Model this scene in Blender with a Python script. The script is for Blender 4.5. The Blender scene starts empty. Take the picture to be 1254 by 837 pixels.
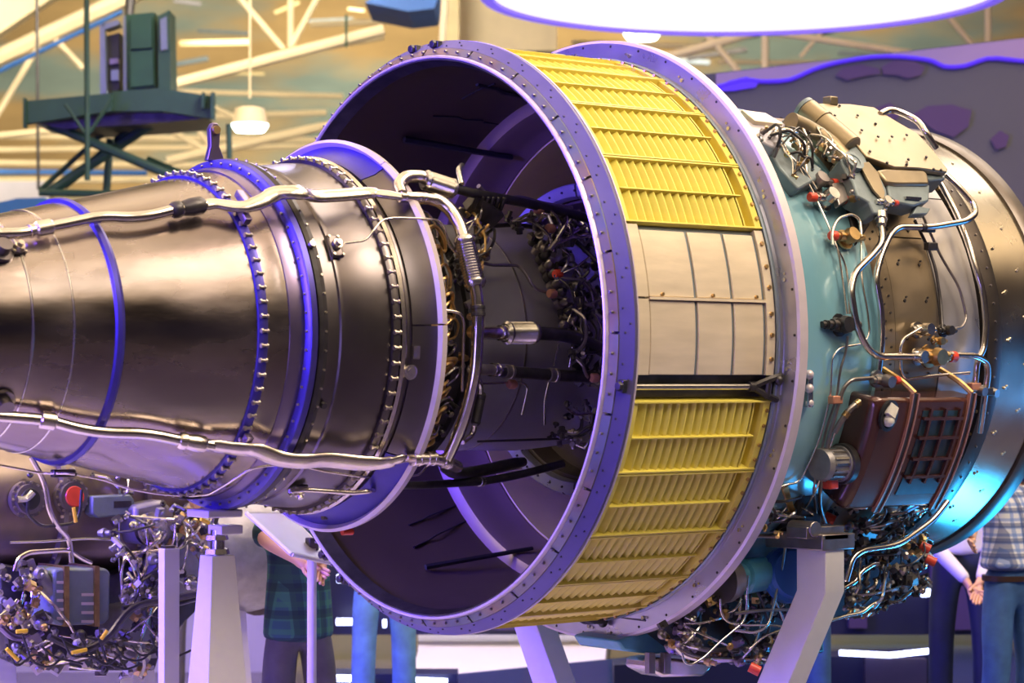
import bpy, bmesh, math, random
from mathutils import Vector, Matrix, Quaternion
random.seed(7)
sc = bpy.context.scene
col = sc.collection
R = math.radians
sin, cos, pi = math.sin, math.cos, math.pi
AZ = 2.336                                   # height of the engine axis (engine axis runs along X at y=0)
F, W, H = 2900.0, 1254, 837
# ---------------------------------------------------------------- camera
CP = Vector((-6.05, -7.953, -0.186 + AZ))
yaw, pitch = R(50.905), R(0.969)
CD = Vector((cos(yaw)*cos(pitch), sin(yaw)*cos(pitch), sin(pitch)))
CR = Vector((sin(yaw), -cos(yaw), 0)); CU = CR.cross(CD)
cd = bpy.data.cameras.new('camera'); cam = bpy.data.objects.new('camera', cd); col.objects.link(cam)
cd.sensor_width = 36; cd.lens = F*36/W; cd.clip_end = 300; cd.clip_start = .1
m3 = Matrix((CR, CU, -CD)).transposed()
cam.matrix_world = Matrix.Translation(CP) @ m3.to_4x4()
cd.dof.use_dof = True; cd.dof.focus_distance = 10.1; cd.dof.aperture_fstop = 2.8
sc.camera = cam
# ---------------------------------------------------------------- exposure, world
vs_ = sc.view_settings
vs_.view_transform = 'Standard'; vs_.look = 'None'; vs_.gamma = 1; vs_.exposure = -0.08
w = bpy.data.worlds.new('hall'); sc.world = w; w.use_nodes = True
nt = w.node_tree; bg = nt.nodes['Background']
tc = nt.nodes.new('ShaderNodeTexCoord'); sx = nt.nodes.new('ShaderNodeSeparateXYZ'); cr = nt.nodes.new('ShaderNodeValToRGB')
mr = nt.nodes.new('ShaderNodeMapRange'); mr.inputs[1].default_value = -1; mr.inputs[2].default_value = 1
nt.links.new(tc.outputs['Generated'], sx.inputs[0]); nt.links.new(sx.outputs['Z'], mr.inputs[0]); nt.links.new(mr.outputs[0], cr.inputs[0])
el = cr.color_ramp.elements
el[0].position = 0.0; el[0].color = (.10, .09, .16, 1)
el[1].position = 1.0; el[1].color = (.85, .72, .52, 1)
for p_, c_ in ((.47, (.07, .06, .13, 1)), (.56, (.09, .07, .11, 1)), (.66, (.42, .30, .16, 1)), (.8, (.8, .62, .4, 1))):
    e_ = el.new(p_); e_.color = c_
nt.links.new(cr.outputs[0], bg.inputs[0]); bg.inputs[1].default_value = 0.34
# ---------------------------------------------------------------- lights
def area(name, loc, target, size, power, color, sy=None, spread=None):
    l = bpy.data.lights.new(name, 'AREA'); l.energy = power; l.color = color
    l.shape = 'RECTANGLE'; l.size = size; l.size_y = sy or size
    if spread: l.spread = R(spread)
    o = bpy.data.objects.new(name, l); col.objects.link(o); o.location = loc
    o.rotation_euler = (Vector(target)-Vector(loc)).to_track_quat('-Z', 'Y').to_euler()
    return o
VIOLET = (.13, .07, 1.0)
area('violet_stage_light', (-9.5, 1.5, 4.2), (0, 0, 2.2), 3.0, 1150, VIOLET, spread=95)
area('violet_stage_light', (-10.0, -4.0, 1.2), (0, 0, 2.0), 2.5, 40, (.40, .30, 1.0), spread=80)
area('blue_stage_light', (3.9, -.7, .2), (2.75, -.2, 1.4), 1.2, 22, (.03, .42, 1.0), sy=.5, spread=80)
area('blue_stage_light', (7.5, -3.2, .8), (2.6, -.6, 1.8), 2.5, 9, (.05, .35, 1.0), spread=60)
area('warm_light', (2.5, -6.0, 9.5), (.5, 0, 2.2), 4.0, 800, (1.0, .82, .60))
area('warm_light', (5.5, 1.0, 9.0), (1, 0, 2.2), 5.0, 520, (1.0, .84, .66))
area('front_hall_light', (-3.0, -9.0, 9.5), (0.5, 0, 2.2), 3.0, 170, (1.0, .86, .70))
for k in range(5):
    area('strip_lamp', (-9 + 3.2*k, -6.5, 9.2), (-9 + 3.2*k, -6.5, 0), .5, 34, (1.0, .84, .58), 3.2)
area('background_fill_light', (18, 22, 9.5), (24, 30, 6), 10, 1700, (1.0, .88, .64))  # added unseen lamp to brighten the far hall
area('background_fill_light', (3, 9, 9.0), (10, 20, 6), 4, 560, (1.0, .90, .70), spread=100)  # added nearer the camera side to brighten the roof trusses
area('warm_light', (-4.5, 3.6, 6.0), (-2.6, 2.4, 1.3), 1.6, 90, (1.0, .82, .58), spread=80)  # added local lamp that warms the small engine against the violet
area('background_fill_light', (4, 24, 8.5), (12, 36, 7), 12, 1100, (1.0, .88, .64))  # second added lamp for the far hall
for q_ in ((-3, -2), (4, 6), (8, -4), (-2, 10), (-12, -9), (2, -15), (13, -9), (-13, 2)):
    area('ceiling_bounce_fill', (q_[0], q_[1], 9.2), (q_[0], q_[1], 12), 6, 900, (1.0, .84, .64))  # added unseen lamps that brighten the ceiling for the metal to reflect
area('background_floor_light', (4.9, 6.4, 6.0), (4.9, 5.8, 0), 2, 260, (.75, .68, 1.0))
area('violet_booth_light', (5.5, 6.5, 5.0), (4.5, 5.0, 0.9), 2.5, 55, (.40, .32, 1.0))
# ---------------------------------------------------------------- pixel helpers (photograph frame 1254 x 837)
def ray(px, py): return CD*F + CR*(px-W/2) + CU*(H/2-py)
def at(px, py, D): return CP + ray(px, py)*(D/F)
def aty(px, py, y):
    v = ray(px, py); return CP + v*((y-CP.y)/v.y)
def hit(px, py, r, far=False):
    v = ray(px, py); cy, cz = CP.y, CP.z-AZ
    a = v.y**2+v.z**2; b = cy*v.y+cz*v.z; q = cy*cy+cz*cz-r*r
    d = b*b-a*q
    t = -b/a if d < 0 else (-b+(1 if far else -1)*math.sqrt(d))/a
    return CP + v*t
def E(s, ph, r): return Vector((s, -r*cos(R(ph)), AZ + r*sin(R(ph))))
def phi(P): return math.degrees(math.atan2(P.z-AZ, -P.y))
PROF = [(-3.2, .25), (-2.05, .425), (-1.786, .49), (-1.3, .60), (-1.25, .62), (-1.12, .645), (-1.09, .684), (-1.03, .684), (-1.0, .662), (-.75, .70), (-.6, .72), (-.57, .72), (-.5, .62), (-.28, .56), (-.2, .47), (.5, .49)]
def prof(s):
    for (a, ra), (b, rb) in zip(PROF, PROF[1:]):
        if s <= b: return ra+(rb-ra)*max(0, (s-a))/(b-a)
    return PROF[-1][1]
def on(px, py, off=.03):
    r = .6
    for _ in range(8):
        P = hit(px, py, r); r = prof(P.x)+off
    return hit(px, py, r)
# ---------------------------------------------------------------- mesh builder
ORG = {}
class MB:
    def __init__(s): s.v = []; s.f = []
    def add(s, vs, fs):
        n = len(s.v); s.v += [Vector(p) for p in vs]; s.f += [tuple(i+n for i in q) for q in fs]; return s
    def box(s, c, size, M=None):
        x, y, z = (k/2 for k in size); M = M or Matrix.Identity(3)
        vs = [Vector(c)+M@Vector((a*x, b*y, d*z)) for a in (-1, 1) for b in (-1, 1) for d in (-1, 1)]
        return s.add(vs, [(0, 1, 3, 2), (4, 6, 7, 5), (0, 4, 5, 1), (2, 3, 7, 6), (0, 2, 6, 4), (1, 5, 7, 3)])
    def prism(s, pts, ext):
        n = len(pts); ext = Vector(ext)
        a = [Vector(p) for p in pts]; b = [p+ext for p in a]
        return s.add(a+b, [tuple(range(n))[::-1], tuple(range(n, 2*n))]+[(i, (i+1) % n, n+(i+1) % n, n+i) for i in range(n)])
    def loft(s, loops, cap=True):
        n = len(loops[0]); vs = [p for l in loops for p in l]; fs = []
        for k in range(len(loops)-1):
            for i in range(n):
                j = (i+1) % n; fs.append((k*n+i, k*n+j, (k+1)*n+j, (k+1)*n+i))
        if cap: fs += [tuple(range(n))[::-1], tuple(range((len(loops)-1)*n, len(loops)*n))]
        return s.add(vs, fs)
    def cyl(s, a, b, r, r2=None, n=12):
        a = Vector(a); b = Vector(b); d = (b-a).normalized(); u = d.orthogonal().normalized(); v = d.cross(u)
        r2 = r if r2 is None else r2
        ring = lambda c, q: [c+(u*cos(2*pi*i/n)+v*sin(2*pi*i/n))*q for i in range(n)]
        return s.loft([ring(a, r), ring(b, r2)])
    def spin(s, a, b, prof, n=16):
        """lathe about the line a->b; prof = [(t, r)] with t in 0..1 along it"""
        a = Vector(a); b = Vector(b); d = (b-a).normalized(); u = d.orthogonal().normalized(); v = d.cross(u)
        return s.loft([[a+(b-a)*t+(u*cos(2*pi*i/n)+v*sin(2*pi*i/n))*max(r, 1e-4) for i in range(n)] for t, r in prof])
    def tube(s, pts, r, n=8, sm=4, sq=None, squ=1.0):
        """pipe through pts, corners rounded; r = number or list per point"""
        P = [Vector(p) for p in pts]; rs = r if isinstance(r, (list, tuple)) else [r]*len(P)
        if len(P) > 2 and sm:
            Q = [P[0]]; RR = [rs[0]]
            for i in range(1, len(P)-1):
                A, B, C = P[i-1], P[i], P[i+1]
                la, lc = (A-B).length, (C-B).length; k = min(.45*la, .45*lc, 7*rs[i])
                if la < 1e-6 or lc < 1e-6: continue
                p0 = B+(A-B)*(k/la); p2 = B+(C-B)*(k/lc)
                for j in range(sm+1):
                    t = j/sm; Q.append(p0*(1-t)**2+B*2*t*(1-t)+p2*t*t); RR.append(rs[i])
            Q.append(P[-1]); RR.append(rs[-1]); P, rs = Q, RR
        loops = []; d = (P[1]-P[0]).normalized(); u = sq.cross(d).normalized() if sq else d.orthogonal().normalized()
        for i, p in enumerate(P):
            d2 = (P[min(i+1, len(P)-1)]-P[max(i-1, 0)])
            if d2.length < 1e-7: d2 = d
            d2.normalize()
            if sq: u = sq.cross(d2).normalized()
            else: u = (u-d2*u.dot(d2)).normalized()
            v = d2.cross(u); k = squ[i] if isinstance(squ, list) else squ
            loops.append([p+(u*cos(2*pi*j/n)+v*sin(2*pi*j/n)*k)*rs[i] for j in range(n)]); d = d2
        return s.loft(loops)
    def rev(s, prof, n=128, a0=0, a1=360, closed=True):
        """closed profile loop (s, r) revolved about the engine axis"""
        full = abs(a1-a0) >= 359.9; m = len(prof); loops = []
        cnt = n if full else n+1
        vs = [E(x, a0+(a1-a0)*k/n, r) for k in range(cnt) for x, r in prof]
        fs = []
        for k in range(n):
            k2 = (k+1) % cnt
            for i in range(m if closed else m-1):
                j = (i+1) % m; fs.append((k*m+i, k*m+j, k2*m+j, k2*m+i))
        if not full and closed: fs += [tuple(range(m))[::-1], tuple(range((cnt-1)*m, cnt*m))]
        return s.add(vs, fs)
    def wrap(s, s0, s1, p0, p1, r0, r1, n=6):
        return s.rev([(s0, r0), (s1, r0), (s1, r1), (s0, r1)], n, p0, p1)
    def hexb(s, c, d, r, h, n=6):
        c = Vector(c); d = Vector(d).normalized()
        return s.cyl(c, c+d*h, r, r*.9, n)
    def ball(s, c, r, n=8):
        c = Vector(c); return s.spin(c-Vector((0, 0, r)), c+Vector((0, 0, r)), [(.02, .2*r)]+[(.5-.5*cos(pi*k/5), r*sin(pi*k/5)) for k in range(1, 5)]+[(.98, .2*r)], n)
    def build(s, name, m, parent=None, smooth=True, bevel=0, kind=None, label=None):
        o0 = ORG.get(parent.name, Vector((0, 0, 0))) if parent else Vector((0, 0, 0))
        me = bpy.data.meshes.new(name); me.from_pydata([p-o0 for p in s.v], [], s.f)
        bm = bmesh.new(); bm.from_mesh(me); bmesh.ops.recalc_face_normals(bm, faces=bm.faces); bm.to_mesh(me); bm.free()
        o = bpy.data.objects.new(name, me); col.objects.link(o)
        me.materials.append(m)
        if smooth: me.shade_smooth(); me.set_sharp_from_angle(angle=R(38))
        if bevel:
            b = o.modifiers.new('bevel', 'BEVEL'); b.width = bevel; b.segments = 2; b.limit_method = 'ANGLE'; b.harden_normals = False
        if parent: o.parent = parent; ORG[o.name] = o0
        if kind: o['kind'] = kind
        if label: o['label'] = label
        return o
def tag(o, label, cat, group=None, kind=None):
    o['label'] = label; o['category'] = cat
    if group: o['group'] = group
    if kind: o['kind'] = kind
    return o
def thing(name, loc, label, cat, group=None):
    o = bpy.data.objects.new(name, None); col.objects.link(o); o.location = loc; o.empty_display_size = .2
    ORG[o.name] = Vector(loc); return tag(o, label, cat, group)
# ---------------------------------------------------------------- materials
def mat(name, c, rough=.5, metal=0., var=.0, vs=6., bump=0., bs=60., streak=None, em=0., emc=None, c2=None, c2s=2., c2a=(.45, .62), coat=0., rv=0., tr=0.):
    m = bpy.data.materials.new(name); m.use_nodes = True; n = m.node_tree; p = n.nodes['Principled BSDF']
    p.inputs['Base Color'].default_value = (*c, 1); p.inputs['Roughness'].default_value = rough; p.inputs['Metallic'].default_value = metal
    if coat: p.inputs['Coat Weight'].default_value = coat; p.inputs['Coat Roughness'].default_value = .12
    tcn = n.nodes.new('ShaderNodeTexCoord'); mp = n.nodes.new('ShaderNodeMapping'); n.links.new(tcn.outputs['Object'], mp.inputs[0])
    if streak: mp.inputs['Scale'].default_value = streak
    cur = None
    if c2:
        nz = n.nodes.new('ShaderNodeTexNoise'); nz.inputs['Scale'].default_value = c2s; nz.inputs['Detail'].default_value = 5
        n.links.new(mp.outputs[0], nz.inputs[0]); rp = n.nodes.new('ShaderNodeValToRGB')
        rp.color_ramp.elements[0].position = c2a[0]; rp.color_ramp.elements[1].position = c2a[1]
        rp.color_ramp.elements[0].color = (*c, 1); rp.color_ramp.elements[1].color = (*c2, 1)
        n.links.new(nz.outputs[0], rp.inputs[0]); cur = rp.outputs[0]
    if var:
        nz = n.nodes.new('ShaderNodeTexNoise'); nz.inputs['Scale'].default_value = vs; nz.inputs['Detail'].default_value = 6
        n.links.new(mp.outputs[0], nz.inputs[0]); r2 = n.nodes.new('ShaderNodeMapRange')
        r2.inputs[1].default_value = .3; r2.inputs[2].default_value = .7; r2.inputs[3].default_value = 1-var; r2.inputs[4].default_value = 1+var
        n.links.new(nz.outputs[0], r2.inputs[0]); hs = n.nodes.new('ShaderNodeHueSaturation'); hs.inputs['Color'].default_value = (*c, 1)
        if cur: n.links.new(cur, hs.inputs['Color'])
        n.links.new(r2.outputs[0], hs.inputs['Value']); cur = hs.outputs[0]
        if rv:
            r3 = n.nodes.new('ShaderNodeMapRange'); r3.inputs[1].default_value = .3; r3.inputs[2].default_value = .7
            r3.inputs[3].default_value = max(.03, rough-rv); r3.inputs[4].default_value = rough+rv
            n.links.new(nz.outputs[0], r3.inputs[0]); n.links.new(r3.outputs[0], p.inputs['Roughness'])
    if cur: n.links.new(cur, p.inputs['Base Color'])
    if bump:
        nb = n.nodes.new('ShaderNodeTexNoise'); nb.inputs['Scale'].default_value = bs; nb.inputs['Detail'].default_value = 3
        n.links.new(mp.outputs[0], nb.inputs[0]); bp = n.nodes.new('ShaderNodeBump'); bp.inputs['Strength'].default_value = bump; bp.inputs['Distance'].default_value = .01
        n.links.new(nb.outputs[0], bp.inputs['Height']); n.links.new(bp.outputs[0], p.inputs['Normal'])
    if em: p.inputs['Emission Color'].default_value = (*(emc or c), 1); p.inputs['Emission Strength'].default_value = em
    if tr: p.inputs['Transmission Weight'].default_value = tr
    return m
M = {}
M['noz'] = mat('heat_tinted_steel', (.34, .29, .28), .25, 1, .16, 2.2, .12, 5, (1, 3, 3), c2=(.27, .22, .22), c2s=1.2, rv=.09)
M['noz_dk'] = mat('dark_heat_steel', (.17, .15, .16), .33, 1, .12, 4, .05, 8, rv=.05)
M['pipe'] = mat('polished_pipe', (.72, .66, .62), .17, 1, .10, 14, .03, 20)
M['pipe_w'] = mat('brushed_duct', (.74, .67, .60), .26, 1, .12, 10, .10, 14)
M['steel'] = mat('plain_steel', (.62, .60, .58), .26, 1, .10, 18, .04, 30)
M['bolt'] = mat('bolt_steel', (.66, .60, .50), .3, 1, .12, 30)
M['bronze'] = mat('bronze_fitting', (.50, .34, .16), .38, 1, .2, 25)
M['dk'] = mat('dark_metal', (.075, .07, .075), .38, .75, .3, 14, .1, 30)
M['blk'] = mat('black_seal', (.018, .018, .022), .45, 0, .2, 8)
M['flange'] = mat('grey_flange_metal', (.44, .44, .50), .30, .75, .07, 7, c2=(.55, .46, .42), c2s=2.2, c2a=(.55, .8), rv=.05)
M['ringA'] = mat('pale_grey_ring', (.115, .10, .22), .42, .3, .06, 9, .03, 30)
M['lip'] = mat('pale_enamel_lip', (.62, .54, .60), .34, .2, .07, 9)
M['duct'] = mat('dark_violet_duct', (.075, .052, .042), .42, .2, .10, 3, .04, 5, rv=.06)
M['ductb'] = mat('grey_violet_fairing', (.20, .14, .12), .38, .25, .08, 3)
M['tan'] = mat('tan_liner', (.80, .66, .36), .5, .1, .1, 4)
M['yel'] = mat('yellow_chromate_paint', (.78, .66, .12), .42, 0, .06, 12, .04, 40)
M['yel2'] = mat('yellow_chromate_vane', (.82, .71, .12), .45, 0, .05, 20, .04, 40)
M['yelb'] = mat('yellow_backing', (.62, .50, .08), .6, 0, .05, 12)
M['plate'] = mat('pale_satin_plate', (.74, .63, .48), .42, .30, .07, 5, .05, 12, (1, 1, 5), rv=.06)
M['rib'] = mat('blue_grey_rib', (.24, .29, .35), .35, .5, .06, 9)
M['blue'] = mat('light_blue_enamel', (.25, .48, .58), .18, 0.15, .14, 5, .35, 5, (1, .6, .6), c2=(.17, .37, .48), c2s=2.5, coat=.6)
M['bluegrey'] = mat('blue_grey_casting', (.17, .215, .245), .42, .2, .12, 12, .2, 30)
M['blueacc'] = mat('blue_accessory_paint', (.10, .36, .46), .3, .1, .12, 12, .1, 25, coat=.4)
M['core'] = mat('grey_blue_core', (.30, .29, .34), .36, .35, .14, 4, .06, 6, rv=.08)
M['brown'] = mat('bronze_brown_panel', (.30, .235, .16), .38, .75, .12, 6, .05, 12, rv=.07)
M['silver'] = mat('silver_lilac_panel', (.52, .50, .52), .33, .75, .12, 4, .06, 8, rv=.08)
M['fan'] = mat('fan_case_metal', (.56, .50, .41), .24, 1, .10, 3, .08, 4, rv=.05)
M['fandk'] = mat('dark_fan_flange', (.10, .085, .08), .34, .8, .15, 10)
M['tank'] = mat('dark_brown_tank', (.085, .032, .028), .20, .35, .16, 9, .08, 14, coat=.7)
M['tankw'] = mat('tank_window', (.02, .05, .07), .30, .2, .2, 20, coat=.3)
M['strap'] = mat('copper_strap', (.52, .24, .17), .4, .4, .1, 20)
M['cover'] = mat('tan_metal_cover', (.30, .24, .16), .40, .8, .12, 7, .22, 8, rv=.07)
M['red'] = mat('red_cap', (.62, .06, .03), .4, 0, .1, 20)
M['gold'] = mat('gold_wire', (.62, .40, .16), .38, .8, .2, 30)
M['insul'] = mat('tan_insulation', (.55, .40, .24), .7, .1, .15, 25, .3, 60)
M['vio'] = mat('violet_lit_blue_metal', (.07, .055, .30), .34, .55, .08, 10)  # violet light on rear-facing metal, put into the base colour as blue
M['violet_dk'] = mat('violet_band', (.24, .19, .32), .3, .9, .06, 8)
M['white'] = mat('white_painted_steel', (.60, .58, .56), .42, 0, .03, 10, .03, 40)
M['green'] = mat('dark_green_paint', (.022, .07, .045), .5, 0, .12, 6)
M['green2'] = mat('green_cabinet_paint', (.018, .075, .042), .5, 0, .1, 6)
M['cream'] = mat('cream_truss_paint', (.80, .66, .42), .55, 0, .08, 2)
M['bluep'] = mat('blue_duct_paint', (.03, .13, .42), .5, 0, .1, 2)
M['wallfar'] = mat('far_hall_wall', (.50, .34, .15), .8, 0, .22, .35, c2=(.24, .32, .30), c2s=.22, c2a=(.42, .58), streak=(1, 1, 3.2))
M['roof'] = mat('tan_roof_sheet', (.72, .60, .42), .7, 0, .12, .5, c2=(.45, .44, .38), c2s=.3, c2a=(.45, .6))
M['floor'] = mat('dark_hall_floor', (.07, .06, .085), .25, 0, .06, .8)
M['lilac_floor'] = mat('white_lilac_floor', (.80, .78, .86), .3, 0, .04, .8)
M['navy_floor'] = mat('navy_gloss_floor', (.012, .03, .10), .18, 0, .1, .8)
M['segm'] = mat('dull_teal_segment', (.16, .18, .20), .4, .6, .1, 9, c2=(.26, .19, .13), c2s=3)
M['plinth'] = mat('pale_stage_floor', (.62, .56, .56), .25, 0, .05, .8)
M['navy'] = mat('navy_booth_wall', (.012, .014, .05), .35, 0, .3, .6)
M['navy2'] = mat('violet_booth_panel', (.05, .03, .12), .4, 0, .2, .6)
M['screen'] = mat('dark_grey_banner', (.07, .068, .075), .5, 0, .06, .5, em=.06, emc=(.30, .28, .36))
M['screenp'] = mat('banner_mauve_print', (.28, .19, .30), .5, 0, .05, .5, em=.16, emc=(.55, .36, .62))
M['screenv'] = mat('banner_violet_print', (.07, .02, .55), .5, em=.5, emc=(.10, .03, .9))
M['screend'] = mat('banner_plum_print', (.05, .02, .08), .5, em=.08, emc=(.25, .10, .4))
M['led'] = mat('blue_white_led', (.8, .85, 1), .5, em=7, emc=(.55, .62, 1.0))
M['ledb'] = mat('blue_led', (.1, .1, 1), .5, em=2.2, emc=(.08, .04, 1.0))
M['lampg'] = mat('green_white_lamp', (.9, 1, .9), .5, em=6, emc=(.86, 1.0, .86))
M['ringw'] = mat('lit_white_ring', (.95, .93, .98), .5, em=1.25, emc=(.98, .95, 1.0))
M['ringv'] = mat('lit_violet_rim', (.2, .12, .8), .5, em=.85, emc=(.22, .13, .95))
M['skin'] = mat('skin', (.62, .34, .22), .5, 0, .05, 12)
M['hair'] = mat('dark_hair', (.04, .025, .018), .6)
M['jeans'] = mat('blue_jeans', (.045, .12, .30), .75, 0, .2, 14)
M['jeansl'] = mat('light_blue_jeans', (.13, .30, .56), .75, 0, .25, 9)
M['navyt'] = mat('navy_trousers', (.012, .02, .055), .7, 0, .2, 10)
M['greyt'] = mat('grey_trousers', (.10, .09, .11), .7, 0, .2, 10)
M['shirtw'] = mat('pale_lilac_shirt', (.66, .64, .78), .7, 0, .05, 8)
M['leather'] = mat('dark_leather', (.04, .018, .012), .4)
M['yellowt'] = mat('yellow_tape', (.75, .50, .02), .5)
M['panelw'] = mat('info_panel_back', (.44, .42, .50), .35, .1, .05, 4)
M['mid_metal'] = mat('mid_grey_metal', (.28, .25, .25), .33, .85, .25, 10, .15, 18)
M['casting'] = mat('grey_cast_housing', (.26, .25, .27), .42, .55, .2, 14, .3, 24)
M['bgcase'] = mat('brown_grey_case', (.24, .19, .16), .36, .85, .2, 5, .1, 8)
M['tape'] = mat('white_tape', (.72, .68, .58), .6, 0, .1, 30)
def plaid(name, base, c1, c2, sc_=60):
    m = bpy.data.materials.new(name); m.use_nodes = True; n = m.node_tree; p = n.nodes['Principled BSDF']; p.inputs['Roughness'].default_value = .8
    t = n.nodes.new('ShaderNodeTexCoord'); cur = None
    for k, (dirn, cc, th, s_) in enumerate((((1, .7, 0), c1, .3, sc_), ((0, 0, 1), c1, .3, sc_), ((1, .7, 0), c2, -.55, sc_/2), ((0, 0, 1), c2, -.55, sc_/2))):
        d = n.nodes.new('ShaderNodeVectorMath'); d.operation = 'DOT_PRODUCT'; d.inputs[1].default_value = dirn; n.links.new(t.outputs['Object'], d.inputs[0])
        a = n.nodes.new('ShaderNodeMath'); a.operation = 'MULTIPLY'; a.inputs[1].default_value = s_; n.links.new(d.outputs['Value'], a.inputs[0])
        b = n.nodes.new('ShaderNodeMath'); b.operation = 'SINE'; n.links.new(a.outputs[0], b.inputs[0])
        g = n.nodes.new('ShaderNodeMath'); g.operation = 'GREATER_THAN' if th > 0 else 'LESS_THAN'; g.inputs[1].default_value = th; n.links.new(b.outputs[0], g.inputs[0])
        h = n.nodes.new('ShaderNodeMath'); h.operation = 'MULTIPLY'; h.inputs[1].default_value = .6; n.links.new(g.outputs[0], h.inputs[0])
        mx = n.nodes.new('ShaderNodeMix'); mx.data_type = 'RGBA'; n.links.new(h.outputs[0], mx.inputs[0])
        if cur: n.links.new(cur, mx.inputs[6])
        else: mx.inputs[6].default_value = (*base, 1)
        mx.inputs[7].default_value = (*cc, 1); cur = mx.outputs[2]
    n.links.new(cur, p.inputs['Base Color']); return m
M['plaidg'] = plaid('green_tartan', (.03, .10, .14), (.05, .20, .12), (.008, .02, .04), 95)
M['plaidb'] = plaid('blue_check', (.70, .72, .80), (.10, .22, .62), (.02, .04, .18), 150)
# ================================================================ setting
def struct(mb, name, m, **k): return mb.build(name, m, None, kind='structure', **k)
struct(MB().box((15, 15, -.1), (90, 90, .2)), 'floor', M['floor'])
struct(MB().box((-1.6, 2.0, .06), (6.8, 6.2, .12)), 'trim_1', M['plinth'])
struct(MB().box((6.4, 2.0, .058), (9.2, 6.2, .116)), 'trim_3', M['navy_floor'])
struct(MB().box((15, 15, 12.2), (110, 110, .2)), 'ceiling', M['roof'])
def facing(c, wdt, hgt, thick=.2, dz=0):     # vertical slab square to the view, centre c
    d = Vector((CD.x, CD.y, 0)).normalized(); M_ = Matrix((CR, d, Vector((0, 0, 1)))).transposed()
    return MB().box(c, (wdt, thick, hgt), M_)
c_ = CP + Vector((CD.x, CD.y, 0)).normalized()*48
struct(facing((c_.x, c_.y, 6), 70, 12.4), 'wall_back', M['wallfar'])
# ================================================================ the engine
eng = thing('jet_engine', (0, 0, AZ), 'large turbofan jet engine with yellow louvred reverser panels, resting on white stands', 'jet engine')
EX = Vector((1, 0, 0))
def rad(ph): return Vector((0, -cos(R(ph)), sin(R(ph))))
def bolts(s, r, n, br, h, d='x', a0=0, a1=360, mb=None):
    mb = mb or MB()
    for k in range(n):
        ph = a0+(a1-a0)*k/n
        mb.hexb(E(s, ph, r), (-EX if d == 'x' else (EX if d == '+x' else rad(ph))), br, h)
    return mb
# --- exhaust nozzle
def shell(name, pr, m, th=.02, n=160, **k):
    return MB().rev(pr+[(x, r-th) for x, r in pr[::-1]], n).build(name, m, eng, **k)
shell('nozzle_skirt', [(-3.4, .20), (-2.9, .285), (-2.4, .365), (-2.10, .415)], M['noz'])
shell('nozzle_section', [(-2.098, .416), (-2.0, .438), (-1.955, .448)], M['noz'])
shell('nozzle_section', [(-1.952, .449), (-1.87, .468), (-1.80, .485)], M['noz'])
MB().rev([(-1.812, .47), (-1.806, .497), (-1.790, .503), (-1.776, .497), (-1.770, .47)], 160).build('band', M['vio'], eng, label='raised band round the nozzle, coloured as lit blue')
shell('nozzle_section', [(-1.77, .488), (-1.6, .528), (-1.4, .575), (-1.285, .602)], M['noz'])
for sx_ in (-2.099, -1.953): MB().rev([(sx_-.004, .40), (sx_-.004, (prof(sx_)+.0005)), (sx_, prof(sx_)+.003), (sx_+.004, prof(sx_)+.0005), (sx_+.004, .40)], 160).build('weld_seam', M['steel'], eng)
# slightly dimpled panel seams along the section
MB().rev([(-1.285, .58), (-1.283, .612), (-1.268, .622), (-1.25, .622), (-1.25, .58)], 160).build('bolted_flange', M['vio'], eng, label='bolted flange, coloured as lit blue')
def tooth_ring(s, r, n, name='flange_bolts'):
    mb = MB()
    for k in range(n):
        ph = 360*k/n
        c = E(s, ph, r)
        mb.cyl(c-EX*.012, c+EX*.014, .0055, n=6); mb.cyl(c-EX*.018, c-EX*.010, .0095, n=6); mb.cyl(c+EX*.008, c+EX*.014, .0085, n=6)
    return mb.build(name, M['bolt'], eng, kind='stuff')
tooth_ring(-1.265, .626, 72)
shell('nozzle_section', [(-1.25, .606), (-1.235, .606), (-1.19, .628), (-1.165, .634)], M['noz'])
MB().rev([(-1.165, .62), (-1.165, .640), (-1.13, .652), (-1.105, .650), (-1.10, .62)], 160).build('violet_band', M['violet_dk'], eng)
MB().rev([(-1.11, .62), (-1.107, .672), (-1.098, .686), (-1.075, .690), (-1.068, .682), (-1.066, .62)], 160).build('mounting_flange', M['vio'], eng, label='mounting flange, coloured as lit blue')
MB().rev([(-1.064, .62), (-1.06, .680), (-1.045, .688), (-1.025, .684), (-1.018, .665), (-1.018, .62)], 160).build('mounting_flange', M['dk'], eng, label='dark grey mounting flange')
bolts(-1.108, .668, 60, .0055, .007).build('flange_bolts', M['bolt'], eng, kind='stuff')
bolts(-1.036, .686, 60, .005, .007, 'r').build('flange_bolts', M['bolt'], eng, kind='stuff')
shell('turbine_case', [(-1.018, .655), (-.96, .664), (-.955, .672), (-.94, .674), (-.93, .670), (-.80, .688), (-.742, .692)], M['noz_dk'])
MB().rev([(-.742, .66), (-.740, .706), (-.725, .714), (-.71, .712), (-.708, .66)], 160).build('bolted_flange', M['noz_dk'], eng)
tooth_ring(-.724, .713, 76)
MB().rev([(-.706, .66), (-.704, .714), (-.692, .722), (-.682, .716), (-.680, .66)], 160).build('lip_ring', M['pipe_w'], eng)
shell('turbine_case', [(-.68, .700), (-.62, .706), (-.585, .715)], M['noz_dk'])
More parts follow.
